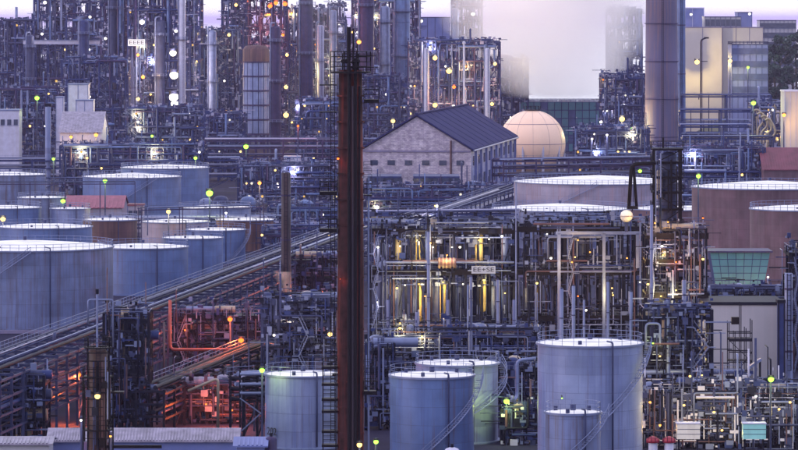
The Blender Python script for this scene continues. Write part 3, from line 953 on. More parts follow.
column_thing("blue column rising at the upper left among the dark pipe tower", 113, 4.5, -10, 1700, mname="steel_mid")
column_thing("pale column at the left edge of the panelled reactor", 212, 4.5, 30, 1680, mname="steel_pale")
column_thing("slate column in the distant gap left of the rust chimney", 320, 4.0, 25, 1740, mname="aluminium", plat=1)
column_thing("twin column seen beside the chimney's left platforms", 333, 3.6, 10, 1750, mname="steel_pale", plat=2)
column_thing("bluish column standing behind the white sheds", 84, 5, 20, 1870, mname="steel_blue")
column_thing("blue grey column at the upper left below the bright sky gap", 30, 4, 35, 1850, mname="steel_mid")
column_thing("light column left of the steam above the blue block", 455, 4, 8, 1960, mname="steel_pale")
column_thing("pale reactor rising in the middle of the sign bearing unit", 160, 5, 20, 1676, mname="steel_mid")

# poles, gallery, signs
t = thing("pole", "thin pale pole rising above the warehouse roof between two white columns", "pole", (wx(464, 1590), 1590, 0))
cyl("shaft", (t.location.x, 1590, 0), (t.location.x, 1590, wz(43, 1590)), .45, "paint_white", t)
ball("finial", (t.location.x, 1590, wz(43, 1590)), .7, "paint_white", t)
t = thing("pole", "thick pale blue pole with a hooded top in front of the white sheds", "pole", (wx(48, 1330), 1330, 0))
cyl("shaft", (t.location.x, 1330, 0), (t.location.x, 1330, wz(107, 1330)), .95, "tank_pale", t, 14)
box("hood", (t.location.x, 1330, wz(105, 1330)), (2.2, 1.6, 1.0), "steel_dark", t)

def gallery():
    Y = 1880; a, b_ = wx(24, Y), wx(100, Y); z = wz(42.5, Y)
    t = thing("overhead_gallery", "long pale overhead gallery crossing the upper left refinery unit", "gallery", (a, Y, 0))
    box("gallery_body", ((a + b_) / 2, Y - 3, z), (b_ - a, 3, 1.7), "paint_white", t)
    box("gallery_roof", ((a + b_) / 2, Y - 3, z + 1.05), (b_ - a + .6, 3.6, .35), "steel_pale", t)
    for i in range(7):
        x = a + (b_ - a) * i / 6
        bar("support", (x, Y - 3, 0), (x, Y - 3, z - .85), .5, "steel_blue", t)
gallery()

def sign(px0, px1, py0, py1, Y, body, label):
    x0, x1, z0, z1 = wx(px0, Y), wx(px1, Y), wz(py1, Y), wz(py0, Y)
    t = thing("sign_board", label, "sign", ((x0 + x1) / 2, Y, z0))
    box("board", ((x0 + x1) / 2, Y, (z0 + z1) / 2), (x1 - x0, .2, z1 - z0), "sign_white", t)
    for x in (x0 + .3, x1 - .3):
        bar("bracket", (x, Y + .12, (z0 + z1) / 2), (x, Y + 1.6, (z0 + z1) / 2), .15, "steel_dark", t)
    tx = text(body, (z1 - z0) * .8, ((x0 + x1) / 2, Y - .12, (z0 + z1) / 2), (R(90), 0, 0), "sign_black", "lettering", t)
    wcur = tx.dimensions.x or 1
    tx.scale.x = (x1 - x0) * .86 / wcur
sign(128, 145, 39.5, 46, 1676, "EEEE", "pale sign plate with four dark characters on the tall lamp lit unit")
sign(471.5, 495.5, 266, 273.5, 681, "EE+SE", "white sign board with five dark characters on the dark process unit")

# ------------------------------------------------------------------ giant stack, warehouse, sphere
def stack(label, px, hw, Y, ztop, mname, name="chimney", taper=.9, rings=6):
    cx, r = wx(px, Y), hw * Y / F
    t = thing(name, label, "chimney", (cx, Y, 0))
    mb = MB()
    mb.lathe((cx, Y, 0), [(r / taper ** .3, 0), (r, ztop * .3), (r * taper ** .5, ztop * .7), (r * taper ** .6, ztop), (r * taper ** .6 - .4, ztop), (r * .7, ztop - 3)], 48)
    mb.build("shaft", mname, t)
    for i in range(rings):
        z = ztop * (i + 1) / (rings + .5)
        mb = MB(); mb.lathe((cx, Y, z), [(r * .98, -.15), (r * 1.04, -.15), (r * 1.04, .15), (r * .98, .15)], 48, False); mb.build("band", "steel_violet", t)
    mb = MB()
    for s_ in (-.3, .3): mb.bar((cx + s_, Y - r - .35, 2), (cx + s_, Y - r - .35, ztop), .16)
    z = 2
    while z < ztop: mb.bar((cx - .3, Y - r - .35, z), (cx + .3, Y - r - .35, z), .08); z += .8
    mb.build("ladder", "steel_dark", t)
    return t
stack("giant violet and brown stack right of the steam plume", 661.5, 16.5, 1500, 92, "big_stack")
stack("pale blue stack hard against the right side of the giant stack", 681, 4.6, 1530, 84, "tank_blue", rings=4)
stack("thin pale blue stack at the right edge beside the blank pale wall", 788.5, 4.2, 640, 17.5, "tank_pale", rings=3)

def warehouse():
    c = Vector((wx(471, 1289), 1289, 0)); far = Vector((wx(515.5, 1436), 1436, 0)); d = (far - c); L = d.length; d.normalize()
    s = Vector((-d.y, d.x, 0)); W = 35.2
    ze = wz(150, 1289); za = wz(117, 1290)
    t = thing("warehouse", "long grey block walled warehouse with a dark slate gable roof", "warehouse", c)
    l = c + s * W
    org = base_of(t)
    # gable wall with thickness
    def wallmesh(pts, th_dir, name, mname):
        mb = MB(); n = len(pts)
        vs = [Vector(p) for p in pts] + [Vector(p) + th_dir for p in pts]
        fs = [tuple(range(n)), tuple(range(2 * n - 1, n - 1, -1))] + [(i, i + n, (i + 1) % n + n, (i + 1) % n) for i in range(n)]
        mb.add(vs, fs); return mb.build(name, mname, t)
    up = Vector((0, 0, 1))
    mid = (c + l) / 2
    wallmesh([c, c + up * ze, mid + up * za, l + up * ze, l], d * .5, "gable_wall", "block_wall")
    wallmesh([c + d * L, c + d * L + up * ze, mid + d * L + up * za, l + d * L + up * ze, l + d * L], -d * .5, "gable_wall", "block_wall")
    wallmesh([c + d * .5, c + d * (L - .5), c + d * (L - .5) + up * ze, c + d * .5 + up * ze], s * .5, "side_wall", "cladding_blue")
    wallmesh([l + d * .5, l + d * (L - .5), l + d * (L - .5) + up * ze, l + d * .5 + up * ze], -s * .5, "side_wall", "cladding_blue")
    for e in (c - s * .8, l + s * .8):
        ea = e + up * (ze - .15); m1 = mid + up * (za + .35)
        th = up * .5
        mb = MB()
        q = [ea - d, ea + d * (L + 1), m1 + d * (L + 1), m1 - d]
        mb.add([p for p in q] + [p + th for p in q], [(0, 1, 2, 3), (7, 6, 5, 4), (0, 4, 5, 1), (1, 5, 6, 2), (2, 6, 7, 3), (3, 7, 4, 0)])
        rf = mb.build("roof", "roof_slate", t)
        for k in range(1, 9):
            a = (ea + th - d).lerp(ea + th + d * (L + 1), k / 9); b_ = (m1 + th - d).lerp(m1 + th + d * (L + 1), k / 9)
            bar("roof_seam", a + up * .06, b_ + up * .04, .14, "roof_slate", rf)
            bpy.data.objects[-1] if False else None
    bar("ridge_cap", mid + up * (za + 1.0) - d, mid + up * (za + 1.0) + d * (L + 1), 1.2, "roof_slate", t, .35)
    # side windows, two rows, and pilasters
    for k in range(9):
        p = c + d * (8 + k * (L - 16) / 8) - s * .05
        for z0_, h in ((ze - 5.2, 3.0), (ze - 12.5, 4.0)):
            o_ = bar("window", p + up * (z0_ + h / 2) - d * 2.2, p + up * (z0_ + h / 2) + d * 2.2, .3, "window_dark", t, h)
            bar("mullion", p - s * .2 + up * z0_, p - s * .2 + up * (z0_ + h), .2, "steel_pale", t)
        bar("pilaster", p + d * 4 - s * .2, p + d * 4 - s * .2 + up * (ze - .3), .8, "cladding_blue", t)
    cyl("gutter", c - s * 1.0 + up * (ze - .3), c - s * 1.0 + up * (ze - .3) + d * L, .3, "steel_pale", t)
    # gable openings and a rust stained downpipe
    for k in range(6):
        p = c + s * (3.5 + k * 5.6) - d * .05
        bar("window", p + up * (ze - 4.2) - s * 1.2, p + up * (ze - 4.2) + s * 1.2, .3, "window_dark", t, 1.6)
    p = c + s * 6.5 - d * .3
    cyl("downpipe", p + up * 4, p + up * (ze + 3), .35, "tank_brown", t)
    bar("string_course", c - d * .15 + up * (ze - .5), l - d * .15 + up * (ze - .5), .4, "concrete_wall", t, .6)
warehouse()

def sphere():
    Y = 1470; cx = wx(532, Y); r = 12.3; cz = 12.6
    t = thing("spherical_tank", "large cream orange spherical gas tank behind the warehouse", "gas sphere", (cx, Y, 0))
    mb = MB(); n = 24
    mb.lathe((cx, Y, cz), [(max(.01, r * math.sin(math.pi * i / n)), -r * math.cos(math.pi * i / n)) for i in range(n + 1)], 64)
    mb.build("shell", "sphere_cream", t)
    for k in range(10):
        a = 2 * math.pi * k / 10
        cyl("leg", (cx + r * .96 * math.cos(a), Y + r * .96 * math.sin(a), 0), (cx + r * .96 * math.cos(a), Y + r * .96 * math.sin(a), cz), .45, "paint_white", t)
    mb = MB()
    for k in range(12):
        a = math.pi * k / 12 * 2
        mb.tube([(cx + (r + .01) * math.sin(th_) * math.cos(a), Y + (r + .01) * math.sin(th_) * math.sin(a), cz + (r + .01) * math.cos(th_)) for th_ in [math.pi * (.1 + .8 * q / 20) for q in range(21)]], .04, 4, False)
    for th_ in (.3, .5, .7):
        mb.lathe((cx, Y, cz + r * math.cos(math.pi * th_)), [(r * math.sin(math.pi * th_) - .05, -.1), (r * math.sin(math.pi * th_) + .1, -.06), (r * math.sin(math.pi * th_) + .1, .06), (r * math.sin(math.pi * th_) - .05, .1)], 64, False)
    mb.build("weld_seams", "tank_pink", t, "stuff")
    mb = MB(); mb.lathe((cx, Y, cz + r - .4), [(.3, .4), (3, .4), (3, .6), (.3, .6)], 24, False); mb.build("top_platform", "steel_dark", t)
    mb = MB(); rail_ring(mb, (cx, Y), 3, cz + r + .2, 1.2, t=.2); mb.build("railing", "steel_dark", t)
    mb = MB()
    for i in range(40):
        th = math.pi * .08 + math.pi * .5 * i / 39
        a = 0.05 - .12 * (i / 39)
        p = Vector((cx + (r + .7) * math.sin(th) * math.cos(a), Y + (r + .7) * math.sin(th) * math.sin(a), cz + (r + .7) * math.cos(th)))
        mb.box(p, (1.0, .8, .12))
    mb.build("stair", "steel_mid", t)
sphere()

# ------------------------------------------------------------------ buildings
def building(label, a, b_, ytop, Y, dep, wall, roofm="steel_mid", wins=None, cat="building", name="building", bays=0, rail=False, eave=.4, door=False, wmat="window_dark"):
    x0, x1, z = wx(a, Y), wx(b_, Y), wz(ytop, Y)
    t = thing(name, label, cat, ((x0 + x1) / 2, Y + dep / 2, 0))
    box("wall", ((x0 + x1) / 2, Y + dep / 2, z / 2), (x1 - x0, dep, z), wall, t)
    box("roof", ((x0 + x1) / 2, Y + dep / 2, z + .25), (x1 - x0 + eave, dep + eave, .5), roofm, t)
    if bays:
        for i in range(bays + 1):
            x = x0 + (x1 - x0) * i / bays
            box("panel_joint", (x, Y - .05, z / 2), (.22, .14, z), roofm, t)
    if wins:
        nc, nr, ww, wh, zb = wins
        for i in range(nc):
            for j in range(nr):
                x = x0 + (x1 - x0) * (i + .5) / nc; zz = zb + (z - zb) * (j + .5) / nr
                f = box("window", (x, Y - .08, zz), (ww, .16, wh), wmat, t)
                box("sill", (x, Y - .2, zz - wh / 2 - .1), (ww * 1.1, .35, .15), "steel_pale", t)
    if rail:
        mb = MB(); rail_rect(mb, x0, x1, Y, Y + dep, z + .5, .12 * Y / 900); mb.build("railing", "steel_mid", t)
    return t
building("tall cream blank walled building with a yellow lit base at upper right", 683, 722, 28, 2080, 25, "cream_wall", "concrete_wall", bays=2)
building("pinkish cream building joined to the right of the cream blank building", 722.5, 763, 28, 2085, 25, "cream_wall", "concrete_wall", bays=3)
building("blue block rising above the cream building next to the stacks", 681, 704, 8.5, 2200, 20, "cladding_blue", "paint_white", bays=2)
building("grey glazed penthouse over the cream building roof", 705, 741, 17.5, 2160, 20, "cladding_pale", wins=(7, 2, 2.2, 3.6, 48), bays=7)
building("dark blue block on the right end of the cream building roof", 738, 752, 13, 2170, 20, "cladding_blue", bays=1)
building("grey windowed office above the dark trees at the right", 760, 796, 21, 2300, 20, "cladding_pale", "steel_mid", wins=(9, 5, 2.4, 3.0, 30), bays=9)
building("low blue grey hall before the cream building with a lit front", 732, 768, 45, 2000, 25, "cladding_blue", wins=(6, 4, 3.0, 3.0, 20), bays=6, rail=True, wmat="net_blue")
building("pale blue box building beyond the gap left of the steam", 420, 450, 18, 2050, 20, "cladding_blue", "steel_mid", bays=4)
building("tiny far blue shed left of the steam edge", 500, 522, 72, 1900, 15, "cladding_pale", bays=4)
building("square white tower block standing among the pipes at upper left", 68, 88, 85, 1500, 9, "paint_white", "steel_pale", bays=2)
building("smaller white block stepping down right of the square white tower", 76, 93, 101, 1470, 8, "paint_white", "steel_pale", bays=2)
building("small white cabin left of the square white tower", 56, 63, 98, 1480, 6, "paint_white", "steel_pale", bays=1)
building("pale low building cut by the left edge below the greenish lamp", -20, 19, 111, 1480, 12, "paint_white", "steel_pale", wins=(6, 1, 1.5, 2.0, 16))
building("beige slab building at the right edge above the red roofed house", 785, 812, 92, 1290, 15, "cream_wall", "paint_white", bays=5)
building("blank pale lilac building at right behind the scaffold tower", 704, 783, 305, 640, 14, "cladding_pale", "steel_dark")
building("slim dark blue stair shaft on the right flank of the blank building", 778.5, 784.5, 303, 636, 2.5, "steel_blue", "steel_dark", bays=1)
building("dark blue stained hall left below the warehouse gable", 368, 401, 178, 1230, 18, "net_blue", "steel_blue", bays=4, wins=(4, 2, 3.5, 3.6, 2))
building("dark blue stained hall right below the warehouse corner", 414, 459, 178, 1225, 18, "net_blue", "steel_blue", bays=5, wins=(5, 2, 3.5, 3.6, 2))
building("small white cabin with blue shadow behind the slender dark stack", 284, 300, 158, 1290, 8, "paint_white", "steel_pale", wins=(3, 2, 1.0, 1.5, 6))
building("stepped white cabins right of the slender dark stack", 304, 326, 164, 1280, 8, "paint_white", "steel_pale", wins=(4, 2, 1.0, 1.5, 4))
building("red and white cabin in the middle of the left tank farm", 128, 143, 206, 1080, 6, "tank_pink", "roof_red", wins=(3, 1, 1.0, 1.3, 4))

def gable_house(label, x0, x1, Y, dep, ze, za, wall, roofm, ribs=0, name="house", wins=None):
    t = thing(name, label, "building", ((x0 + x1) / 2, Y, 0))
    box("wall", ((x0 + x1) / 2, Y + dep / 2, ze / 2), (x1 - x0, dep, ze), wall, t)
    ym = Y + dep / 2
    for sg, ye in ((-1, Y - .5), (1, Y + dep + .5)):
        mb = MB(); th = .18
        q = [(x0 - .5, ye, ze - .1), (x1 + .5, ye, ze - .1), (x1 + .5, ym, za), (x0 - .5, ym, za)]
        mb.add(q + [(a, b_, c + th) for a, b_, c in q], [(0, 1, 2, 3), (7, 6, 5, 4), (0, 4, 5, 1), (1, 5, 6, 2), (2, 6, 7, 3), (3, 7, 4, 0)])
        rf = mb.build("roof", roofm, t)
        for k in range(ribs):
            x = x0 + (x1 - x0) * (k + .5) / ribs
            bar("roof_tile_row", (x, ye, ze + .1 + .03), (x, ym - .1 * sg * -1, za + .1), (x1 - x0) / ribs * .45, roofm, rf, .16)
    for xe in (x0, x1):
        mb = MB(); mb.add([(xe - .1, Y, ze), (xe - .1, Y + dep, ze), (xe - .1, ym, za), (xe + .1, Y, ze), (xe + .1, Y + dep, ze), (xe + .1, ym, za)],
                          [(0, 1, 2), (5, 4, 3), (0, 3, 4, 1), (1, 4, 5, 2), (2, 5, 3, 0)]); mb.build("gable", wall, t)
    if wins:
        nc, ww, wh, zc = wins
        for i in range(nc):
            x = x0 + (x1 - x0) * (i + .5) / nc
            box("window", (x, Y - .06, zc), (ww, .12, wh), "window_dark", t)
    return t
Y = 500
gable_house("long low shed with ribbed tin roof along the lower left edge", wx(112, Y), wx(236, Y), Y, 6, wz(441, Y), wz(429, Y + 3), "cladding_blue", "roof_tin", 40, "shed", (14, .7, .8, 3.0))
gable_house("short tin roofed shed left of the small rusty column", wx(50, Y), wx(84, Y), Y, 6, wz(441, Y), wz(429, Y + 3), "cladding_blue", "roof_tin", 12, "shed", (4, .7, .8, 3.0))
gable_house("flat blue grey shed roof in the bottom left corner", wx(-12, 492), wx(49, 492), 492, 6, wz(444, 492), wz(440, 492), "cladding_pale", "roof_tin", 16, "shed", (6, .7, .8, 2.5))
Y = 486
gable_house("bright blue roofed lean-to beside the lilac tank", wx(237, Y), wx(264, Y), Y, 5, wz(446, Y), wz(440, Y), "cladding_blue", "cladding_blue", 6, "shed", (3, .6, .8, 2.2))
gable_house("maroon gable roofed house at the right edge", wx(764, 1190), wx(815, 1190), 1190, 26, wz(170, 1190), wz(148, 1203), "tank_rust", "roof_red", 20, "house", (8, 2, 2, 8))
# trapeze sheet roof with hatch lines (60-100, 110-138)
gable_house("white truss roofed shed below the square white tower", wx(60, 1400), wx(101, 1400), 1400, 34, wz(133, 1400), wz(112, 1417), "paint_white", "roof_tin", 14, "shed", (6, 1.5, 1.5, 12))
gable_house("pink sheet roof in the middle of the left tank farm", wx(62, 1120), wx(122, 1120), 1120, 22, wz(208, 1120), wz(196, 1131), "tank_pink", "pink_cover", 14, "shed")

# ------------------------------------------------------------------ teal netted cooling tower (525-615,100-158) and teal cooler (710-770,252-300)
def cooling_far():
    Y = 1760; x0, x1, z = wx(520, Y), wx(617, Y), wz(102, Y)
    t = thing("cooling_tower", "broad teal panelled cooling tower under the steam plume", "cooling tower", ((x0 + x1) / 2, Y, 0))
    box("core", ((x0 + x1) / 2, Y + 9, z / 2), (x1 - x0, 17.6, z), "steel_blue", t)
    nc, nr = 14, 6
    for i in range(nc):
        for j in range(nr):
            w_, h_ = (x1 - x0) / nc, z / nr
            box("panel", (x0 + w_ * (i + .5), Y + .05 + rnd.uniform(-.04, .08), h_ * (j + .5)), (w_ - .35, .3, h_ - .4), "teal_panel" if rnd.random() < .8 else "net_blue", t)
    for i in range(5):
        x = x0 + (x1 - x0) * (i + .5) / 5
        mb = MB(); mb.lathe((x, Y + 9, z), [(4.2, 0), (3.9, .9), (3.6, .9), (3.6, .2)], 24); mb.build("fan_stack", "cladding_pale", t)
    mb = MB(); rail_rect(mb, x0, x1, Y + .3, Y + 17.5, z, .22); mb.build("railing", "steel_pale", t)
cooling_far()

def cooler_near():
    Y = 780; k = Y / F
    xt0, xt1, xb0, xb1 = wx(710, Y), wx(770.5, Y), wx(717, Y), wx(763, Y)
    zt, zb = wz(252.5, Y), wz(294, Y); dep = 9
    t = thing("cooling_tower", "teal glazed cooling tower with inward sloping sides before the maroon tank", "cooling tower", ((xt0 + xt1) / 2, Y, 0))
    box("plinth", ((xb0 + xb1) / 2, Y + dep / 2 + .6, zb / 2), (xb1 - xb0 + 1, dep - 1, zb), "concrete_wall", t)
    mb = MB()
    q = [(xb0 + .1, Y + .7, zb), (xb1 - .1, Y + .7, zb), (xb1 - .1, Y + dep - .7, zb), (xb0 + .1, Y + dep - .7, zb), (xt0 + .1, Y + .3, zt - .1), (xt1 - .1, Y + .3, zt - .1), (xt1 - .1, Y + dep, zt - .1), (xt0 + .1, Y + dep, zt - .1)]
    mb.add(q, [(3, 2, 1, 0), (4, 5, 6, 7), (0, 1, 5, 4), (1, 2, 6, 5), (2, 3, 7, 6), (3, 0, 4, 7)]); mb.build("casing", "steel_blue", t)
    nc, nr = 7, 6
    def pt(u, v, dy=0):
        a = Vector((xb0, Y + .6, zb)).lerp(Vector((xt0, Y + .15, zt)), v); b_ = Vector((xb1, Y + .6, zb)).lerp(Vector((xt1, Y + .15, zt)), v)
        return a.lerp(b_, u) + Vector((0, dy, 0))
    for i in range(nc):
        for j in range(nr):
            u0, u1, v0, v1 = (i + .04) / nc, (i + .96) / nc, (j + .05) / nr, (j + .95) / nr
            mb = MB()
            q = [pt(u0, v0), pt(u1, v0), pt(u1, v1, .12), pt(u0, v1, .12)]; q2 = [p + Vector((0, .15, 0)) for p in q]
            mb.add(q + q2, [(0, 1, 2, 3), (7, 6, 5, 4), (0, 4, 5, 1), (1, 5, 6, 2), (2, 6, 7, 3), (3, 7, 4, 0)])
            mb.build("panel", "teal_light" if rnd.random() < .3 else "teal_panel", t)
    box("top_slab", ((xt0 + xt1) / 2, Y + dep / 2, zt + .15), (xt1 - xt0 + .8, dep + .8, .3), "steel_violet", t)
    for z in (zb + .2, zb * .75, zb * .5):
        mb = MB(); rail_line(mb, (xt0 - 1, Y - .8, z), (xt1 + 2, Y - .8, z), 1, .1); mb.build("railing", "steel_pale", t)
    box("walkway", ((xt0 + xt1) / 2 + .5, Y - .6, zb + .1), (xt1 - xt0 + 3, 1.6, .12), "steel_pale", t)
cooler_near()

# ------------------------------------------------------------------ rust chimney in the middle
def rust_chimney():
    Y = 500; cx = wx(350.5, Y); r = 13.3 * Y / F; zt = wz(70, Y)
    t = thing("tall_chimney", "tall rust red and black chimney in the centre with dark platforms", "chimney", (cx, Y, 0))
    mb = MB()
    prof = []
    n = 16
    for i in range(n):
        z0_, z1_ = zt * i / n, zt * (i + 1) / n
        if i: mb.lathe((cx, Y, z0_), [(r - .01, -.1), (r + .06, -.1), (r + .06, .1), (r - .01, .1)], 48, False)
    mb.lathe((cx, Y, 0), [(r, 0), (r, zt * .5)] + [(r - .2, zt), (r - .25, zt - 2), (.02, zt - 2)], 48); mb.build("shaft", "chimney_rust", t)
    # black vertical ducts on the face
    for dx, rr_, m_ in ((-.15, .24, "steel_black"), (.28, .16, "chimney_dark"), (.62, .22, "steel_black"), (1.12, .14, "steel_black")):
        yy = Y - math.sqrt(max(.01, r * r - dx * dx)) - rr_ - .05
        cyl("riser", (cx + dx, yy, 0), (cx + dx, yy, zt + (1.5 if rr_ > .2 else -2)), rr_, m_, t)
    # top gallery
    def ring_plat(z, w_, a0=0, a1=2 * math.pi, m_="steel_black", cage=False):
        mb = MB(); nn = 24
        vs = []
        for k in range(nn + 1):
            a = a0 + (a1 - a0) * k / nn
            for rr_, dz in ((r + .02, 0), (r + w_, 0), (r + w_, .22), (r + .02, .22)):
                vs.append((cx + rr_ * math.cos(a), Y + rr_ * math.sin(a), z + dz))
        fs = [(4 * k + q, 4 * k + (q + 1) % 4, 4 * k + 4 + (q + 1) % 4, 4 * k + 4 + q) for k in range(nn) for q in range(4)]
        fs += [(3, 2, 1, 0), (4 * nn, 4 * nn + 1, 4 * nn + 2, 4 * nn + 3)]
        mb.add(vs, fs); mb.build("platform", m_, t)
        mb = MB(); rail_ring(mb, (cx, Y), r + w_ - .05, z + .22, 1.2, a0, a1, .1); mb.build("railing", m_, t)
    ring_plat(zt - .4, .9)
    mb = MB(); rail_ring(mb, (cx, Y), r + .85, zt + 1.0, 1.3, 0, 2 * math.pi, .14); rail_ring(mb, (cx, Y), r * .6, zt - .2, 2.2, 0, 2 * math.pi, .16); mb.build("top_cage", "steel_black", t)
    # side landing platforms, right and left
    for (py, side, ln) in ((101, 1, 1.9), (85, -1, 2.2), (112, -1, 2.2), (193, -1, 2.2), (230, -1, 2.2), (195, 1, 1.0), (374, -1, .6), (392, 1, 1.6)):
        z = wz(py, Y); x0 = cx + side * r; x1 = cx + side * (r + ln)
        thick = .45 if py in (101, 193, 230, 392) else .14
        box("side_platform", ((x0 + x1) / 2, Y - .3, z), (abs(x1 - x0), 1.8, thick), "steel_black", t)
        if py in (101, 193, 230, 195, 392):
            mb = MB(); rail_rect(mb, min(x0, x1), max(x0, x1), Y - 1.2, Y + .6, z + .2, .08, 1.0, 1.2)
            for zz in (1.8, 2.6, 3.4, 4.2):
                rail_line(mb, (min(x0, x1), Y - 1.2, z + zz - .6), (max(x0, x1), Y - 1.2, z + zz - .6), .6, .06, 1.0)
            mb.build("platform_cage", "steel_black", t)
    # caged ladder on the left and thin rods
    mb = MB()
    for s_ in (0, .5): mb.bar((cx - r - .3 - s_, Y - .4, wz(440, Y)), (cx - r - .3 - s_, Y - .4, zt + 2), .1)
    z = wz(440, Y)
    while z < zt + 1: mb.bar((cx - r - .3, Y - .4, z), (cx - r - .8, Y - .4, z), .06); z += .35
    mb.build("ladder", "steel_black", t)
    # top mast and flare tips
    for dx, rr_, z1_ in ((-.2, .27, 27), (-.2, .14, 30), (.35, .1, 28.5), (.85, .09, 44)):
        cyl("tip_pipe", (cx + dx, Y - .4, zt - .5), (cx + dx, Y - .4, wz(z1_, Y)), rr_, "steel_black", t)
    for px0, px1, py in ((355, 376, 56), (350, 374, 67.5), (340, 352, 62)):
        bar("antenna_arm", at(px0, py, Y), at(px1, py, Y), .1, "steel_black", t)
    for dx in (-.9, .9, -.5, .5):
        ball("tip_valve", (cx + dx, Y - 1.1, zt + 1.1), .32, "steel_black", t)
    # pale thin guy pole at right, with its cross arm
    xp = wx(368.5, Y)
    cyl("guide_pole", (xp, Y - .5, 0), (xp, Y - .5, wz(176, Y)), .13, "steel_pale", t)
    bar("cross_arm", (cx - r * .6, Y - .5, wz(177, Y)), (xp, Y - .5, wz(177, Y)), .16, "paint_white", t)
    # stacked cage ladder between the lilac tank and the chimney
    x0, x1 = wx(323, Y), wx(336, Y); y0_, y1_ = Y - 1, Y + .8
    mb = MB(); z = 0; zt_ = wz(357, Y)
    for x in (x0, x1):
        for y in (y0_, y1_): mb.bar((x, y, 0), (x, y, zt_), .14)
    mb.build("stair_tower_posts", "steel_black", t)
    z = wz(440, Y)
    for py in (367, 384, 399, 411, 431, 445):
        z = wz(py, Y)
        box("landing", ((x0 + x1) / 2, (y0_ + y1_) / 2, z), (x1 - x0 + .3, y1_ - y0_, .3), "steel_black", t)
        mb = MB(); rail_rect(mb, x0, x1, y0_, y1_, z + .15, .08, 1, 1.0); mb.build("railing", "steel_black", t)
    return t
rust_chimney()
lamp(338, 158.5, 499, "orange", 50, "small orange beacon on the rust chimney just above its middle platforms", "arm", r=.22, reach=1)
lamp(341, 279, 499, "orange", 50, "small red orange lamp on the left flank of the rust chimney", "arm", r=.18, reach=1)

# slender dark stack (286,173..295)
t = stack("slender dark stack in front of the left tank farm", 286, 5, 752, wz(173, 752), "chimney_dark", rings=3)
# steel frame round its foot
# small rusty column bottom left (98,345..450)
def small_column():
    Y = 460; cx = wx(98, Y); r = 9.5 * Y / F; zt = wz(347, Y)
    t = thing("rusty_column", "small rusty flare column with black platforms near the lower left corner", "column", (cx, Y, 0))
    lathe_vessel("shell", (cx, Y), r, 0, zt, "column_rust", t, 28, 6)
    cyl("top_pipe", (cx - .1, Y, zt - .2), (cx - .1, Y, wz(293, Y)), .12, "steel_pale", t)
    cyl("top_valve", (cx - .1, Y, wz(294, Y)), (cx - .1, Y, wz(289, Y)), .2, "steel_dark", t)
    pipe([(wx(88, Y), Y, wz(324, Y)), (wx(88, Y), Y, wz(299.5, Y)), (wx(113, Y), Y, wz(299.5, Y)), (wx(113, Y), Y, zt)], .1, "steel_pale", t)
    for py, w_ in ((348, .5), (377, .7), (392, .8), (430, .7)):
        z = wz(py, Y)
        mb = MB(); mb.lathe((cx, Y, z), [(r + .02, 0), (r + w_, 0), (r + w_, .15), (r + .02, .15)], 24, False); mb.build("platform", "steel_black", t)
        mb = MB(); rail_ring(mb, (cx, Y), r + w_ - .03, z + .15, 1.1, t=.07, n=14); mb.build("railing", "steel_black", t)
    for dx in (-1.15, -1.7, 1.3, 1.75):
        cyl("riser", (cx + dx, Y - .3, 0), (cx + dx, Y - .3, zt + (1.2 if abs(dx) < 1.5 else -2.5)), .09, "steel_black", t)
    for k_ in range(9):
        dx = rnd.uniform(-1.5, 1.5); za, zb = wz(rnd.uniform(400, 450), Y), wz(rnd.uniform(350, 395), Y)
        cyl("face_pipe", (cx + dx, Y - r - rnd.uniform(.2, .6), za), (cx + dx, Y - r - .4, zb), rnd.uniform(.04, .11), rnd.choice(["steel_black", "steel_black", "steel_mid", "steel_pale", "rust_pipe"]), t)
    for py in (352, 360, 368, 377, 386, 398, 406, 415, 424, 437):
        zq = wz(py, Y)
        bar("cross_rail", (cx - 1.7, Y - r - .25, zq), (cx + 1.75, Y - r - .25, zq), rnd.uniform(.06, .13), "steel_black", t)
    for (xa, xb, py, hh) in ((-.6, .1, 410, .9), (.5, 1.2, 384, .7), (-1.3, -.7, 392, .8), (.3, .9, 441, 1.1)):
        box("valve_box", (cx + (xa + xb) / 2, Y - r - .45, wz(py, Y)), (xb - xa, .4, hh), rnd.choice(["steel_dark", "steel_mid", "steel_black"]), t)
    for dx in (-.4, .1, .55):
        cyl("face_pipe", (cx + dx, Y - r - .15, 0), (cx + dx, Y - r - .15, zt - 1.5), .1, ["steel_mid", "steel_dark", "rust_pipe"][int(dx * 2 + 1)], t)
    box("side_platform", (cx + 1.9, Y, wz(392, Y)), (2.2, 1.4, .2), "steel_black", t)
    bar("side_arm", (cx + 1, Y - .5, wz(446, Y)), (wx(162, Y), Y - .5, wz(446, Y)), .35, "steel_black", t)
    mb = MB()
    for s_ in (0, .45): mb.bar((cx - .1 + s_, Y - r - .45, 0), (cx - .1 + s_, Y - r - .45, zt), .06)
    z = .3
    while z < zt: mb.bar((cx - .1, Y - r - .45, z), (cx + .35, Y - r - .45, z), .04); z += .35
    mb.build("ladder", "steel_dark", t)
small_column()
lamp(97.5, 396, 456, "warm", 260, "bright warm lamp on the face of the small rusty column", "arm", r=.42, reach=.8)
lamp(81, 420, 458, "white", 120, "small white lamp left of the small rusty column", "pole", r=.22)
lamp(110.5, 436, 457, "amber", 100, "small pinkish lamp right of the small rusty column", "pole", r=.2)

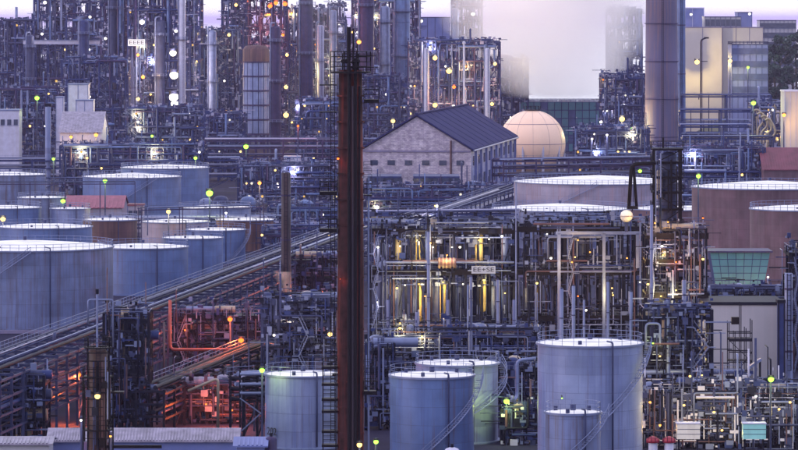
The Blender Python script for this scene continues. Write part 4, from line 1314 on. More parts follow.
# ------------------------------------------------------------------ dark process units in the centre
DARKP = ("steel_pale", "steel_mid", "steel_dark", "steel_mid", "steel_blue", "rust_pipe", "steel_dark", "steel_pale")
def central(label, a, b_, Y, dep, decks, nx, ny, seed, **k):
    zs = [wz(p, Y) for p in decks][::-1]
    kw = dict(frame="steel_dark", cw=.42, railm="steel_pale", pm=DARKP, rail_t=.08, rmin=.07, rmax=.2, vr=(.5, 1.3), pipes=90, vessels=14, fit=160, brace=.3,
              vm=["steel_mid", "steel_pale", "steel_dark", "steel_mid", "insulation", "steel_blue"], deckp=.85, hv=8)
    kw.update(k)
    eg = kw.pop("edge", False)
    kw["fit"] = kw["fit"] * 3
    t = unit(label, wx(a, Y), wx(b_, Y), Y, Y + dep, zs, nx, ny, seed, **kw)
    if eg:
        for p in decks:
            bar("edge_girder", (wx(a, Y) - .4, Y - .35, wz(p, Y)), (wx(b_, Y) + .4, Y - .35, wz(p, Y)), .3, "steel_black", t, .95)
    return t
central("dark three deck process unit right of the rust chimney carrying the white sign", 370, 514, 685, 14, [231, 272, 330], 13, 4, 201, pipes=170, vessels=14, fit=320, edge=True)
central("dark process unit with the pale portal frame behind the largest front tank", 517, 648, 680, 14, [229, 272, 318], 12, 4, 202, pipes=150, vessels=10, fit=300, edge=True)
central("cluttered steel unit between the portal frame and the blank pale building", 648, 706, 650, 12, [236, 262, 295, 340], 7, 3, 203, pipes=90, vessels=6, fit=170, edge=True)
central("low deck of pipes and drums behind the blue front tank and its twin", 372, 540, 625, 9, [338, 357], 9, 3, 204, pipes=90, vessels=12, fit=220, stairs=False)
central("small piping unit between the green lamp and the rust chimney", 262, 345, 620, 10, [306, 325, 348], 6, 3, 205, pipes=80, vessels=8, fit=180, frame="steel_mid")
central("pipes and valves between the rust chimney and the blue front tank", 366, 394, 566, 7, [352, 372, 392, 415], 3, 3, 217, pipes=30, vessels=3, fit=80, stairs=False)
central("tangle of pipes below the deck between the front tanks", 478, 540, 575, 9, [372, 398, 418], 4, 3, 206, pipes=50, vessels=4, fit=100)
central("scaffold like pipe unit right of the largest front tank", 644, 712, 600, 9, [318, 352], 4, 3, 207, pipes=40, vessels=5, fit=90)
central("dark pipe unit under the orange lamps beside the main rack", 174, 262, 646, 6, [318, 334, 348, 362], 7, 3, 208, pipes=60, vessels=5, fit=120, pm=("rust_pipe", "steel_mid", "steel_dark", "steel_mid"))
central("dark pipe unit glowing orange under the second pipe rack", 166, 262, 575, 8, [392, 410], 8, 3, 209, pipes=50, vessels=8, fit=90, pm=("rust_pipe", "steel_mid", "steel_dark", "steel_mid"), vm=["tank_pink", "steel_mid"], stairs=False)
central("dense pipe unit under the far end of the main rack behind the slender stack", 290, 345, 780, 10, [262, 280, 300], 6, 3, 210, pipes=50, vessels=5, fit=120, pm=("rust_pipe", "steel_mid", "steel_dark", "steel_mid"))
central("right edge pipe frame beyond the pale blue stack", 790, 812, 660, 10, [255, 285, 320, 355], 3, 3, 211, pipes=30, vessels=3, fit=60)
central("low plant between the teal cooler and the blank pale building", 700, 800, 720, 9, [296, 318], 7, 3, 212, pipes=50, vessels=5, fit=110, stairs=False)
central("pump and valve yard at lower right under the dark platform rack", 642, 740, 541, 12, [398, 415, 432], 8, 4, 213, pipes=150, vessels=10, fit=260, fm=("steel_pale", "steel_mid", "steel_mid", "steel_dark", "paint_white", "steel_blue"), pm=("steel_pale", "steel_mid", "rust_pipe", "steel_dark", "steel_mid", "paint_white"), stairs=False)
central("pipe and drum yard in the bottom right corner below the green lamp", 738, 812, 541, 12, [398, 415, 432], 6, 4, 214, pipes=110, vessels=8, fit=200, fm=("steel_pale", "steel_mid", "steel_mid", "steel_dark", "paint_white", "steel_blue"), pm=("steel_pale", "steel_mid", "rust_pipe", "steel_dark", "steel_mid", "paint_white"), stairs=False)
central("low valves and pipes at the bottom edge beside the green lamp post", 502, 536, 546, 4, [418, 434], 4, 2, 218, pipes=40, vessels=3, fit=60, fm=("steel_pale", "steel_mid", "steel_mid", "steel_dark", "paint_white", "steel_blue"), stairs=False, brace=.1)
central("dark frame under the main rack at the left edge", -6, 44, 540, 8, [385, 405, 425], 6, 3, 215, pipes=40, vessels=3, fit=80, stairs=False)
central("orange lit frame behind the small rusty column", 104, 149, 562, 6, [322, 345, 372, 398, 420], 7, 3, 216, pipes=60, vessels=6, fit=120, pm=("rust_pipe", "steel_mid", "steel_dark", "steel_mid"), stairs=False)

# pale portal frame and tall pale pipes of the central units
def pale_things():
    Y = 672
    t = thing("portal_frame", "pale blue steel portal frame standing before the dark central unit", "steel frame", (wx(570, Y), Y, 0))
    zt = wz(233, Y)
    for px in (604, 637.5):
        bar("post", (wx(px, Y), Y, 0 if px == 604 else wz(268, Y)), (wx(px, Y), Y, zt), .5, "steel_pale", t)
    bar("post", (wx(559, Y), Y, 0), (wx(559, Y), Y, zt), .5, "steel_pale", t)
    bar("lintel", (wx(556, Y), Y, zt), (wx(640, Y), Y, zt), .5, "steel_pale", t)
    for i, (px, y0, hw, Yp) in enumerate([(428.5, 232, 1.6, 676), (471, 277, 1.5, 676), (514, 300, 1.6, 640), (561.5, 289, 2.0, 600), (573.5, 286, 1.8, 604), (584, 300, 1.2, 602), (608, 282, 1.5, 602),
                                          (631, 292, 1.6, 604), (651.5, 205, 1.6, 640), (668, 300, 2.0, 600), (684, 280, 2.2, 640), (417, 312, 2.0, 660), (516, 183, .7, 650), (448, 300, 1.4, 655), (498, 280, 1.8, 668), (388, 300, 1.6, 660)]):
        lb = ["pale standpipe at the left of the white sign unit", "pale standpipe just left of the white sign board", "pale standpipe in the middle gap between the two dark units",
              "thick pale standpipe behind the left part of the largest front tank", "pale standpipe second from left above the largest front tank", "thin pale standpipe above the middle of the largest front tank",
              "pale standpipe hugging the portal frame post", "pale standpipe above the right part of the largest front tank", "tall thin pale mast left of the derrick",
              "thick pale standpipe right of the largest front tank", "broad pale standpipe near the blank pale building", "stub of pale standpipe behind the blue front tank",
              "very thin mast rising in the gap between the dark units", "thin pale standpipe below the warm drum of the sign unit", "lilac white standpipe right of the white sign board", "pale standpipe nearest to the rust chimney"][i]
        tt = thing("standpipe", lb, "pipe", (wx(px, Yp), Yp, 0), "pale standpipes of the central units")
        z = wz(y0, Yp); x = wx(px, Yp); r = hw * Yp / F
        cyl("pipe_body", (x, Yp, 0), (x, Yp, z), r, "tank_pale", tt, 14)
        cyl("cap", (x, Yp, z), (x, Yp, z + r * .8), r * .55, "steel_mid", tt, 12)
        for q in range(1, 4): cyl("flange", (x, Yp, z * q / 4), (x, Yp, z * q / 4 + .15), r * 1.25, "steel_mid", tt, 14)
    # warm lit insulated columns
    for i, (px, y0, y1, hw, Yp) in enumerate([(479, 236, 271, 5, 689), (419, 288, 328, 3.5, 688), (443, 285, 326, 4, 689), (483, 283, 312, 4, 687), (492, 281, 322, 3.5, 690),
                                              (537, 283, 312, 3.5, 684), (398, 240, 270, 4, 690), (418, 236, 268, 3, 689), (533, 318, 338, 2.6, 684), (505, 240, 268, 5, 691)]):
        lb = ["yellow lit insulated column above the white sign board", "yellow lit insulated column third deck, left of the sign", "wide yellow lit column below the warm drum", "yellow lit column under the white sign board",
              "silver lilac column right of the yellow column under the sign", "cream lit column in the dark unit with the portal frame", "dim amber column top deck near the rust chimney", "slim amber column top deck beside the pale standpipe",
              "short cream column low in the portal frame unit", "grey column right of the sign on the top deck"][i]
        Yp = min(Yp, 684) + 1.6; hw *= .8; y0 -= 3
        tt = thing("insulated_column", lb, "column", (wx(px, Yp), Yp, wz(y1, Yp)), "insulated columns in the central units")
        lathe_vessel("shell", (wx(px, Yp), Yp), hw * Yp / F, wz(y1, Yp), wz(y0, Yp), "insulation_lamplit" if i not in (4, 9) else "tank_pale", tt, 22, 3)
        cyl("nozzle", (wx(px, Yp), Yp, wz(y0, Yp) - .1), (wx(px, Yp), Yp, wz(y0, Yp) + .9), .2, "steel_mid", tt)
        for a in (.8, 2.4, 4.0, 5.5):
            cyl("foot", (wx(px, Yp) + hw * Yp / F * .7 * math.cos(a), Yp + hw * Yp / F * .7 * math.sin(a), wz(y1, Yp) - .7), (wx(px, Yp) + hw * Yp / F * .7 * math.cos(a), Yp + hw * Yp / F * .7 * math.sin(a), wz(y1, Yp) + .5), .12, "steel_dark", tt)
    # stripy warm drum (440-455, 258-268)
    tt = thing("drum", "orange brown striped horizontal drum on the top deck of the sign unit", "drum", (wx(447, 684), 684, wz(270, 684)))
    a, b_ = wx(438, 684), wx(456, 684); z = wz(263, 684)
    cyl("drum_body", (a, 684, z), (b_, 684, z), .9, "rust_pipe", tt, 18)
    for q in range(5): cyl("strap", (a + (b_ - a) * (q + .3) / 5, 684, z), (a + (b_ - a) * (q + .3) / 5 + .12, 684, z), .96, "insulation", tt, 18)
    for q in (.2, .8): box("saddle", (a + (b_ - a) * q, 684, z - 1.1), (.3, 1.4, 1.0), "steel_dark", tt)
    # red pipes lit orange (163..242)
    tt = thing("red_pipe_run", "red pipe run glowing under the orange lamps right of the main rack", "pipe", (wx(172, 640), 640, 0))
    pipe([at(170, 300, 630), at(170, 349.5, 630), at(244, 349.5, 630)], .26, "red_pipe", tt)
    pipe([(wx(164, 620), 620, 0), at(164, 322, 620)], .2, "rust_pipe", tt)
    pipe([(wx(218, 562), 562, 0), at(218, 378, 562), at(188, 391, 562)], .22, "insulation", tt)
    tt = thing("pipe_bridge", "cross braced pipe support left of the lilac tank", "pipe support", (wx(250, 551), 551, 0))
    for z_ in (wz(374, 551), wz(384, 551), wz(393, 551)):
        cyl("pipe", (wx(240, 551), 551, z_), (wx(263, 551), 551, z_), .2, "steel_pale", tt)
    bar("brace", at(240, 398, 551), at(262, 414, 551), .16, "steel_pale", tt); bar("brace", at(240, 432, 551), at(262, 412, 551), .16, "steel_pale", tt)
    for px in (240, 262): bar("post", (wx(px, 551), 551.3, 0), (wx(px, 551), 551.3, wz(370, 551)), .25, "steel_dark", tt)
    tt = thing("elbow_pipe", "white elbow pipe between the twin tanks and the largest front tank", "pipe", (wx(517, 560), 560, 0))
    pipe([at(536, 358.5, 560), at(517, 360, 560), at(517, 397, 560), (wx(513, 560), 558, wz(399, 560))], .25, "tank_pale", tt)
    cyl("support", (wx(517, 560), 560.4, 0), (wx(517, 560), 560.4, wz(398, 560)), .12, "yellow_paint", tt)
pale_things()

# derrick / dark tower (645-682,140-245) with inverted U pipe and globe
def derrick():
    Y = 655; x0, x1 = wx(655, Y), wx(681, Y); zt = wz(150, Y)
    t = thing("dark_derrick", "tall black steel derrick with an inverted U pipe, right of centre", "derrick", ((x0 + x1) / 2, Y, 0))
    y0, y1 = Y, Y + 4.2
    for x in (x0, x1):
        for y in (y0, y1): bar("post", (x, y, 0), (x, y, zt), .32, "steel_black", t)
    for py in (150, 163, 178, 193, 210, 228, 245):
        z = wz(py, Y)
        for y in (y0, y1): bar("beam", (x0 - .4, y, z), (x1 + .4, y, z), .25, "steel_black", t)
        for x in (x0, x1): bar("beam", (x, y0, z), (x, y1, z), .25, "steel_black", t)
        box("deck", ((x0 + x1) / 2, (y0 + y1) / 2, z + .2), (x1 - x0 + .8, y1 - y0 + .6, .12), "steel_dark", t)
        mb = MB(); rail_rect(mb, x0 - .5, x1 + .5, y0 - .3, y1 + .3, z + .26, .08, 1.2); mb.build("railing", "steel_dark", t)
    zz = [wz(p, Y) for p in (245, 228, 210, 193, 178, 163, 150)]
    for i in range(len(zz) - 1):
        a, b_ = (x0, x1) if i % 2 else (x1, x0)
        bar("brace", (a, y0 - .05, zz[i]), (b_, y0 - .05, zz[i + 1]), .16, "steel_black", t)
    lathe_vessel("vessel", ((x0 + x1) / 2 + .3, Y + 2.1), 1.25, wz(236, Y), wz(152, Y), "steel_mid", t, 24, 4)
    lathe_vessel("vessel", (x0 + .8, Y + 1.2), .45, wz(200, Y), wz(170, Y), "insulation", t, 16, 2)
    for i in range(9):
        x = rnd.uniform(x0, x1)
        cyl("pipe", (x, Y - .5, wz(rnd.uniform(200, 250), Y)), (x, Y - .5, wz(rnd.uniform(148, 190), Y)), rnd.uniform(.06, .16), rnd.choice(["steel_mid", "steel_black", "steel_pale"]), t)
    cyl("mast", (wx(664, Y), Y + 2, zt), (wx(664, Y), Y + 2, wz(138, Y)), .16, "steel_black", t)
    u = thing("u_pipe", "black inverted U shaped pipe hanging left of the derrick top", "pipe", at(632, 215, 652))
    pipe([at(629, 206, 652), at(631.5, 164, 652), at(656, 163, 652)], .32, "steel_black", u)
    pipe([at(636.5, 206, 652.6), at(633.5, 166, 652.6)], .26, "steel_black", u)
    box("pipe_shoe", at(632.5, 207.5, 652.3), (1.8, .8, .5), "steel_black", u)
    g = thing("globe_vessel", "cream ball shaped vessel below the black inverted U pipe", "ball vessel", at(626.5, 224, 652))
    ball("shell", at(626.5, 216, 652), 1.05, "box_cream", g)
    mb = MB(); mb.lathe(at(626.5, 216, 652), [(1.05, -.06), (1.12, -.06), (1.12, .06), (1.05, .06)], 24, False); mb.build("seam_ring", "insulation", g)
    cyl("stalk", at(626.5, 221, 652), at(626.5, 232, 652), .3, "steel_mid", g)
derrick()

# scaffold tower and boom before the blank pale wall (728-752, 318-388)
def scaffold():
    Y = 615; x0, x1 = wx(729, Y), wx(752, Y)
    t = thing("scaffold_tower", "dark scaffold tower in front of the blank pale wall", "scaffold", ((x0 + x1) / 2, Y, 0))
    xm = wx(741, Y)
    for x, p in ((x0, 322), (xm, 303), (x1, 320), (wx(735, Y), 332), (wx(746, Y), 328)):
        for y in (Y, Y + 3): bar("standard", (x, y, 0), (x, y, wz(p, Y)), .13, "steel_dark", t)
    for py in (333, 340, 352, 362, 372, 382):
        for y in (Y, Y + 3): bar("ledger", (x0, y, wz(py, Y)), (x1, y, wz(py, Y)), .16 if py != 340 else .4, "steel_dark", t)
        if py in (340, 362, 382): box("deck", ((x0 + x1) / 2, Y + 1.5, wz(py, Y) + .2), (x1 - x0, 3, .1), "steel_dark", t)
    bar("brace", (x0, Y - .1, wz(382, Y)), (x1, Y - .1, wz(352, Y)), .1, "steel_dark", t); bar("brace", (x1, Y - .1, wz(362, Y)), (x0, Y - .1, wz(340, Y)), .1, "steel_dark", t)
    b2 = thing("boom_arm", "horizontal boom with a dark box end in front of the blank pale wall", "boom", (wx(706, Y), Y - 1, 0))
    bar("post", (wx(706, Y), Y - 1, 0), (wx(706, Y), Y - 1, wz(318, Y)), .3, "steel_dark", b2)
    bar("arm", at(706, 322, Y - 1), at(732, 322, Y - 1), .22, "steel_mid", b2)
    box("box_end", at(735, 320.5, Y - 1), (1.1, 1, 1.1), "steel_black", b2)
    cv = thing("conveyor_hood", "short sloped conveyor on legs by the green lamp", "conveyor", (wx(755, 600), 600, 0))
    bar("belt_deck", at(748, 368, 600), at(761, 359, 600), 1.6, "steel_pale", cv, .35)
    for px, py in ((749, 369), (760, 361)):
        for dy in (-.6, .6): bar("leg", (wx(px, 600), 600 + dy, 0), (wx(px, 600), 600 + dy, wz(py, 600)), .2, "steel_dark", cv)
    r2 = thing("rack_deck", "pale flat canopy roof at the right edge under the green lamp", "canopy", (wx(768, 585), 585, 0))
    box("canopy_roof", ((wx(735, 585) + wx(806, 585)) / 2, 588, wz(388, 585)), (wx(806, 585) - wx(735, 585), 6, .35), "cladding_pale", r2)
    for px in (740, 770, 800): bar("post", (wx(px, 585), 586, 0), (wx(px, 585), 586, wz(388, 585) - .17), .22, "steel_dark", r2)
scaffold()

# boxes and little tanks of the pump yard
def yard():
    def cabinet(label, a, b_, py0, py1, Y, m_, legs=False):
        x0, x1, z0, z1 = wx(a, Y), wx(b_, Y), wz(py1, Y), wz(py0, Y)
        t = thing("equipment_box", label, "equipment box", ((x0 + x1) / 2, Y, 0 if legs else z0))
        box("cabinet", ((x0 + x1) / 2, Y + .9, (z0 + z1) / 2), (x1 - x0, 1.8, z1 - z0), m_, t)
        for q in (.33, .66): box("panel_joint", ((x0 + x1) / 2, Y - .01, z0 + (z1 - z0) * q), (x1 - x0, .05, .06), "steel_mid", t)
        box("lid", ((x0 + x1) / 2, Y + .9, z1 + .07), (x1 - x0 + .15, 1.95, .14), "paint_white", t)
        for q in (.1, .9):
            x = x0 + (x1 - x0) * q
            bar("leg", (x, Y + .9, 0), (x, Y + .9, z0), .25, "steel_dark", t)
        return t
    cabinet("cream equipment box on legs in the pump yard", 677, 700, 424, 439, 520, "box_cream")
    cabinet("teal equipment box on a post in the pump yard", 743, 766, 424, 439, 520, "box_teal")
    cabinet("cream lit box at the right edge under the canopy", 772, 806, 395, 405, 545, "box_cream")
    for i, (px, lb) in enumerate([(653, "left small white tank with a red lid by the largest front tank"), (669, "right small white tank with a red lid by the cream box")]):
        Y = 505; x = wx(px, Y); r = 4.6 * Y / F
        t = thing("drum_tank", lb, "small tank", (x, Y, 0), "red lidded white tanks")
        lathe_vessel("body", (x, Y), r, 0, wz(440, Y), "paint_white", t, 24, 2)
        mb = MB(); mb.lathe((x, Y, wz(441.5, Y)), [(r + .06, -.1), (r + .25, -.1), (r + .25, .35), (r * .7, .6), (.02, .7)], 24); mb.build("lid", "tank_red", t)
        mb = MB(); rail_ring(mb, (x, Y), r + .25, wz(441, Y), 1.0, t=.06, n=10); mb.build("railing", "steel_dark", t)
    for i, (px, py, Yy, hw, lb) in enumerate([(511, 395, 560, 3.6, "small white upright vessel by the green lamp post"), (452, 447, 500, 8, "white domed vessel top at the bottom edge between the tanks"),
                                              (271, 436, 488, 6.0, "dark hooded vessel in front of the lilac tank")]):
        t = thing("small_vessel", lb, "vessel", (wx(px, Yy), Yy, 0))
        lathe_vessel("shell", (wx(px, Yy), Yy), hw * Yy / F, 0, wz(py, Yy), "paint_white" if i < 2 else "steel_violet", t, 20, 1)
        cyl("nozzle", (wx(px, Yy), Yy, wz(py, Yy) - .2), (wx(px, Yy), Yy, wz(py, Yy) + .4), .2, "steel_dark", t)
yard()

# ------------------------------------------------------------------ hand placed lamps
L = lamp
# green
L(262, 370, 540, "green", 1500, "green lamp at the left shoulder of the lilac front tank", r=.45)
L(506.5, 401, 545, "green", 2500, "green lamp post between the twin tanks and the largest front tank", r=.5)
L(562, 398, 508, "green", 350, "green lamp on the rail between the small and the largest front tank", "arm", r=.14, reach=.6)
L(771, 379, 532, "green", 1800, "green lamp on a tall post before the pale blue right stack", r=.5)
L(698.5, 176, 820, "green", 3500, "bright greenish lamp at the left rim of the huge maroon tank", r=.6)
L(640, 171, 645, "green", 1200, "greenish lamp under the top bend of the inverted U pipe", "arm", r=.38)
L(209.5, 193, 1060, "green", 9000, "brilliant green floodlight on a mast over the left tank farm", r=1.15)
L(105, 181, 1100, "green", 5000, "green lamp in front of the wide back row tank", r=.75)
L(63, 201, 1040, "green", 4500, "yellow green lamp beside the small roof cabin of the left farm", r=.8)
L(3, 219, 960, "warm", 4500, "yellow lamp cut by the left edge above the huge left tank", r=.8)
L(168.5, 211.5, 1010, "warm", 4500, "pale yellow lamp between the low cream tank and the pink roof", r=.7)
L(53.5, 159, 1240, "green", 3500, "green lamp above the stained back row tanks at left", r=.6)
L(37, 98, 1490, "green", 7000, "green lamp left of the white cabins at upper left", "pole", r=1.1)
L(195.5, 158, 1260, "green", 3500, "green lamp left of the level rack over the light blue tanks", r=.7)
L(246, 146.5, 1380, "green", 3500, "large green lamp under the panelled reactor", r=1.1)
L(376, 441.5, 485, "green", 300, "green lamp between the rust chimney and the blue front tank at the bottom", r=.38)
L(630, 128, 1500, "green", 5000, "green lamp left of the giant stack, lower of a pair", r=.95)
L(753.5, 103, 1310, "green", 5000, "green lamp on the duct unit by the dark trees", r=1.0)
L(87, 158, 1260, "warm", 2500, "small warm lamp in the back of the tank farm", r=.5)
# warm and white
L(622, 119, 1500, "warm", 12000, "bright yellow lamp left of the giant stack, upper of a pair", r=1.3)
L(601, 122, 1500, "white", 3500, "white lamp on a thin post right of the netted cooling tower", r=.7)
L(607, 135, 1380, "white", 2500, "small white lamp on a post right of the sphere, far one", r=.5)
L(592, 139, 1370, "white", 2500, "small white lamp on a post right of the sphere, near one", r=.5)
L(697, 62, 2070, "warm", 20000, "yellow lamp washing the left foot of the cream building", "arm", r=1.6)
L(730, 61, 1990, "warm", 25000, "warm lamp before the low hall at upper right", r=1.3)
L(748, 67.5, 1990, "green", 9000, "small greenish lamp in front of the low hall", r=.9)
L(691, 14.5, 2190, "white", 2500, "white lamp on the blue block beside the stacks", "arm", r=.9)
L(749.5, 14, 2160, "white", 2500, "white lamp on the dark blue roof block", "arm", r=.9)
L(784, 115, 1285, "amber", 3500, "warm lamp at the foot of the beige slab building", r=.8)
L(176, 31, 1660, "white", 5000, "white lamp at the base of the slim pale column", "arm", r=.9)
for i, (px, py, r_) in enumerate([(173, 53, 1.8), (174, 75, 2.3), (174, 97, 2.6), (175, 104, 2.2)]):
    L(px, py, 1665, "white", 14000, ["topmost of the stacked big white floodlights on the sign unit", "second from top of the stacked big white floodlights", "third from top, largest of the stacked white floodlights", "lowest of the stacked big white floodlights"][i], "arm", r=r_)
L(142, 22, 1665, "white", 7000, "wide white lamp above the sign plate at upper left", "arm", r=1.4)
L(138, 55, 1665, "amber", 9000, "amber lamp below the sign plate at upper left", "arm", r=.8)
L(143, 77, 1665, "amber", 12000, "orange lamp in the middle of the sign unit", "arm", r=1.0)
L(138, 99, 1665, "warm", 8000, "flat warm lamp low on the sign unit", "arm", r=1.0)
L(96, 135, 1390, "amber", 5000, "amber lamp at the right foot of the white truss roofed shed", r=.9)
L(71, 137, 1390, "amber", 3500, "orange lamp before the white truss roofed shed", r=.7)
L(138, 122, 1470, "white", 2500, "small white lamp on the lower pipe unit left part", "arm", r=.6)
L(152, 136, 1470, "green", 2500, "small yellow green lamp on the lower pipe unit centre", "arm", r=.7)
L(42, 34, 1850, "white", 2500, "bluish white lamp above the overhead gallery left", "arm", r=.8)
L(105.5, 38.5, 1715, "white", 2500, "white lamp beside the dark pipe tower", "arm", r=.8)
L(45, 2.5, 1890, "white", 3500, "white lamp at the top edge by the bright sky gap", "arm", r=1.0)
L(90, 17, 1890, "white", 2500, "white lamp high on the upper left unit", "arm", r=.8)
for i, (px, py) in enumerate([(270, 6), (285, 4), (276, 3)]):
    L(px, py, 1815, "orange", 16000, ["left orange flame coloured lamp at the top edge", "right orange flame coloured lamp at the top edge", "middle orange flame coloured lamp at the top edge"][i], "arm", r=1.3)
L(236, 5, 1710, "warm", 4000, "warm lamp at the top edge left of the orange lamps", "arm", r=.9)
L(229, 35, 1710, "warm", 6000, "warm lamp beside the pale column left of the reactor", "arm", r=.9)
L(287, 55, 1740, "warm", 9000, "yellow lamp right of the purple column, upper", "arm", r=.9)
L(286, 87, 1740, "warm", 12000, "yellow lamp right of the purple column, middle", "arm", r=1.1)
L(286, 115, 1740, "warm", 14000, "large yellow lamp right of the purple column, lower", "arm", r=1.5)
L(307, 70, 1740, "warm", 9000, "cream lamp on the yellow lit unit near the chimney", "arm", r=1.2)
L(298, 126, 1390, "orange", 2500, "small red lamp above the level rack", "pole", r=.5)
L(283, 35, 1740, "orange", 9000, "salmon lamp above the yellow lamps by the purple column", "arm", r=.8)
L(393, 121, 1400, "warm", 4500, "yellow white lamp left of the warehouse roof", r=.95)
L(359, 42, 1800, "amber", 6000, "orange lamp just right of the chimney tip", "arm", r=1.3)
L(397, 34, 1840, "white", 4000, "white lamp on the violet tower, middle", "arm", r=1.1)
L(396, 13, 1840, "white", 4000, "white lamp on the violet tower, upper right", "arm", r=1.0)
L(407, 49, 1840, "white", 4000, "white lamp on the violet tower, right edge", "arm", r=.7)
L(396, 55, 1840, "white", 3000, "white lamp on the violet tower, lower", "arm", r=.8)
L(435, 58, 1606, "warm", 12000, "yellow lamp on the broad dark unit, top left", "arm", r=1.2)
L(449, 71, 1606, "warm", 14000, "bright yellow lamp on the broad dark unit, centre", "arm", r=1.4)
L(454, 87, 1606, "orange", 16000, "orange tank drawn as a glowing lamp on the broad dark unit", "arm", r=.9)  # stands for an orange tank, given a glowing bulb and point light
L(435, 105, 1570, "warm", 7000, "yellow lamp low over the warehouse ridge", "arm", r=1.2)
L(453.5, 106, 1572, "white", 3000, "white lamp over the warehouse ridge", "arm", r=.7)
L(495, 64, 1606, "warm", 10000, "yellow lamp near the tall white column", "arm", r=.9)
L(473, 14, 1960, "white", 4000, "white lamp left of the steam near the top edge", "arm", r=1.2)
L(421, 21, 1990, "white", 4000, "pale lamp at the left end of the blue box building", "arm", r=1.2)
L(492, 104, 1580, "warm", 6000, "warm lamp right above the sphere's left side", "arm", r=.9)
L(421, 185.5, 1200, "warm", 2500, "warm lamp between the two dark blue halls", r=.7)
L(437, 206, 1005, "white", 2000, "white lamp above the pipe rack before the halls", r=.5)
L(377, 207, 900, "white", 1500, "bluish white lamp near the chimney below the warehouse", r=.55)
L(471, 222, 820, "warm", 1500, "warm lamp at the foot of the pipe bridge", r=.5)
L(259.5, 183, 1120, "amber", 3500, "amber lamp on a mast left of the slender dark stack", r=.65)
L(226, 213, 1040, "white", 1500, "small white lamp before the pale tank", r=.4)
# orange group by the main rack
L(230, 319, 634, "orange", 3200, "upper of the two strong orange lamps by the red pipe", r=.5)
L(241, 340, 634, "orange", 2800, "lower of the two strong orange lamps by the red pipe", r=.55)
L(78.5, 374.5, 574, "orange", 6000, "strong orange lamp behind the small rusty column", r=.45)
L(68, 402, 574, "orange", 6000, "low orange lamp in the frame behind the small rusty column", r=.22)
L(206, 404, 570, "orange", 3000, "orange lamp inside the unit below the second rack", "arm", r=.2)
L(232, 410, 570, "orange", 2600, "faint orange lamp near the cross braced support", "arm", r=.2)
L(322, 292, 760, "orange", 4000, "orange lamp under the far end of the main rack", "arm", r=.3)
L(268, 300, 640, "orange", 1200, "pinkish red lamp above the small piping unit", "pole", r=.35)
L(185, 330, 640, "orange", 1500, "dim orange lamp deep inside the unit under the rack", "arm", r=.2)
L(290, 304, 630, "white", 900, "white lamp with drifting steam left of the chimney", "pole", r=.5)
L(330, 334, 612, "warm", 900, "warm lamp on the small piping unit nearest the chimney", "arm", r=.45)
L(274, 335, 612, "white", 500, "small white lamp on the small piping unit, left", "arm", r=.28)
L(359.5, 444.5, 487, "warm", 300, "yellow lamp at the foot of the rust chimney", r=.42)
# lamps on the central units
CL = [(378, 247, "white"), (400, 246, "white"), (417, 240, "warm"), (430, 243, "warm"), (433, 247, "white"), (452, 247, "white"), (460, 247, "white"), (479, 240, "warm"), (489, 239, "white"), (502, 236, "white"),
      (377, 302, "white"), (405, 285, "white"), (397, 288, "warm"), (419, 284, "warm"), (443, 282, "warm"), (484, 280, "warm"), (400, 323, "warm"), (425, 296, "amber"), (447, 255, "amber"), (463, 284, "white"),
      (547, 234, "white"), (551, 258, "white"), (575, 257, "warm"), (578, 240, "amber"), (572, 262, "amber"), (590, 252, "amber"), (627, 258, "amber"), (537, 283, "warm"), (612, 288, "warm"), (613, 295, "warm"),
      (586, 310, "white"), (578, 296, "orange"), (640, 282, "white"), (662, 246, "white"), (663, 255, "warm"), (676, 262, "orange"), (648, 284, "warm"), (661, 296, "warm"), (676, 290, "warm"), (650, 335, "green"),
      (660, 356, "warm"), (653, 343, "green"), (703, 259, "warm"), (706, 311, "amber"), (703, 218, "orange"), (655, 223, "amber"), (668, 222, "amber"), (697, 355, "warm"), (697, 330, "warm"), (702, 375, "warm"),
      (422, 336, "warm"), (400, 328, "warm"), (505, 293, "warm"), (552, 372, "amber")]
place = {"378": 1}
CLL = []; CLO = []
for i, (px, py, col) in enumerate(CL):
    lv = "top" if py < 270 else ("middle" if py < 300 else "lower")
    if px < 516: un = "the sign bearing unit"; Yp = 681
    elif px < 646: un = "the portal frame unit"; Yp = 668
    elif px < 690: un = "the derrick side unit"; Yp = 646
    else: un = "the steelwork by the blank wall"; Yp = 640 if py < 300 else 610
    if py > 326 and px < 516: Yp = 622; un = "the low deck behind the blue tank"
    if py > 335 and 516 < px < 690: Yp = 594; un = "the pipework by the largest tank"
    k = "%s %s %s" % (col, lv, un)
    rng = (370, 516) if px < 516 else (516, 646) if px < 646 else (646, 710)
    f_ = (px - rng[0]) / (rng[1] - rng[0])
    lbl = "%s lamp, %s level, %s part of %s" % ({"warm": "yellow", "green": "greenish"}.get(col, col), lv, ["left end", "left centre", "middle", "right centre", "right end"][min(4, int(f_ * 5))], un)
    CLL.append(lbl)
    pw = {"white": 160, "warm": 750, "amber": 550, "orange": 550, "green": 500}[col]
    CLO.append((px, lbl))
    CLT = lamp(px, py, Yp, col, pw, lbl, "arm", group="deck lamps of " + un, r=.30 if col in ("warm", "white") and i % 3 == 0 else .2, name="deck_lamp", reach=1.5)
# lamps that would read alike are told apart by their order from the left
same = {}
for ob_ in list(C.objects):
    if ob_.name.startswith("deck_lamp") and ob_.get("label") in CLL:
        same.setdefault(ob_["label"], []).append(ob_)
for lb_, obs_ in same.items():
    if len(obs_) > 1:
        obs_.sort(key=lambda q: (q.location.x, q.location.z))
        for k_, ob_ in enumerate(obs_):
            w_ = lb_.split(", ")
            ob_["label"] = ["leftmost ", "next right ", "third ", "fourth ", "fifth "][k_] + lb_ if k_ < len(obs_) - 1 else "rightmost " + lb_
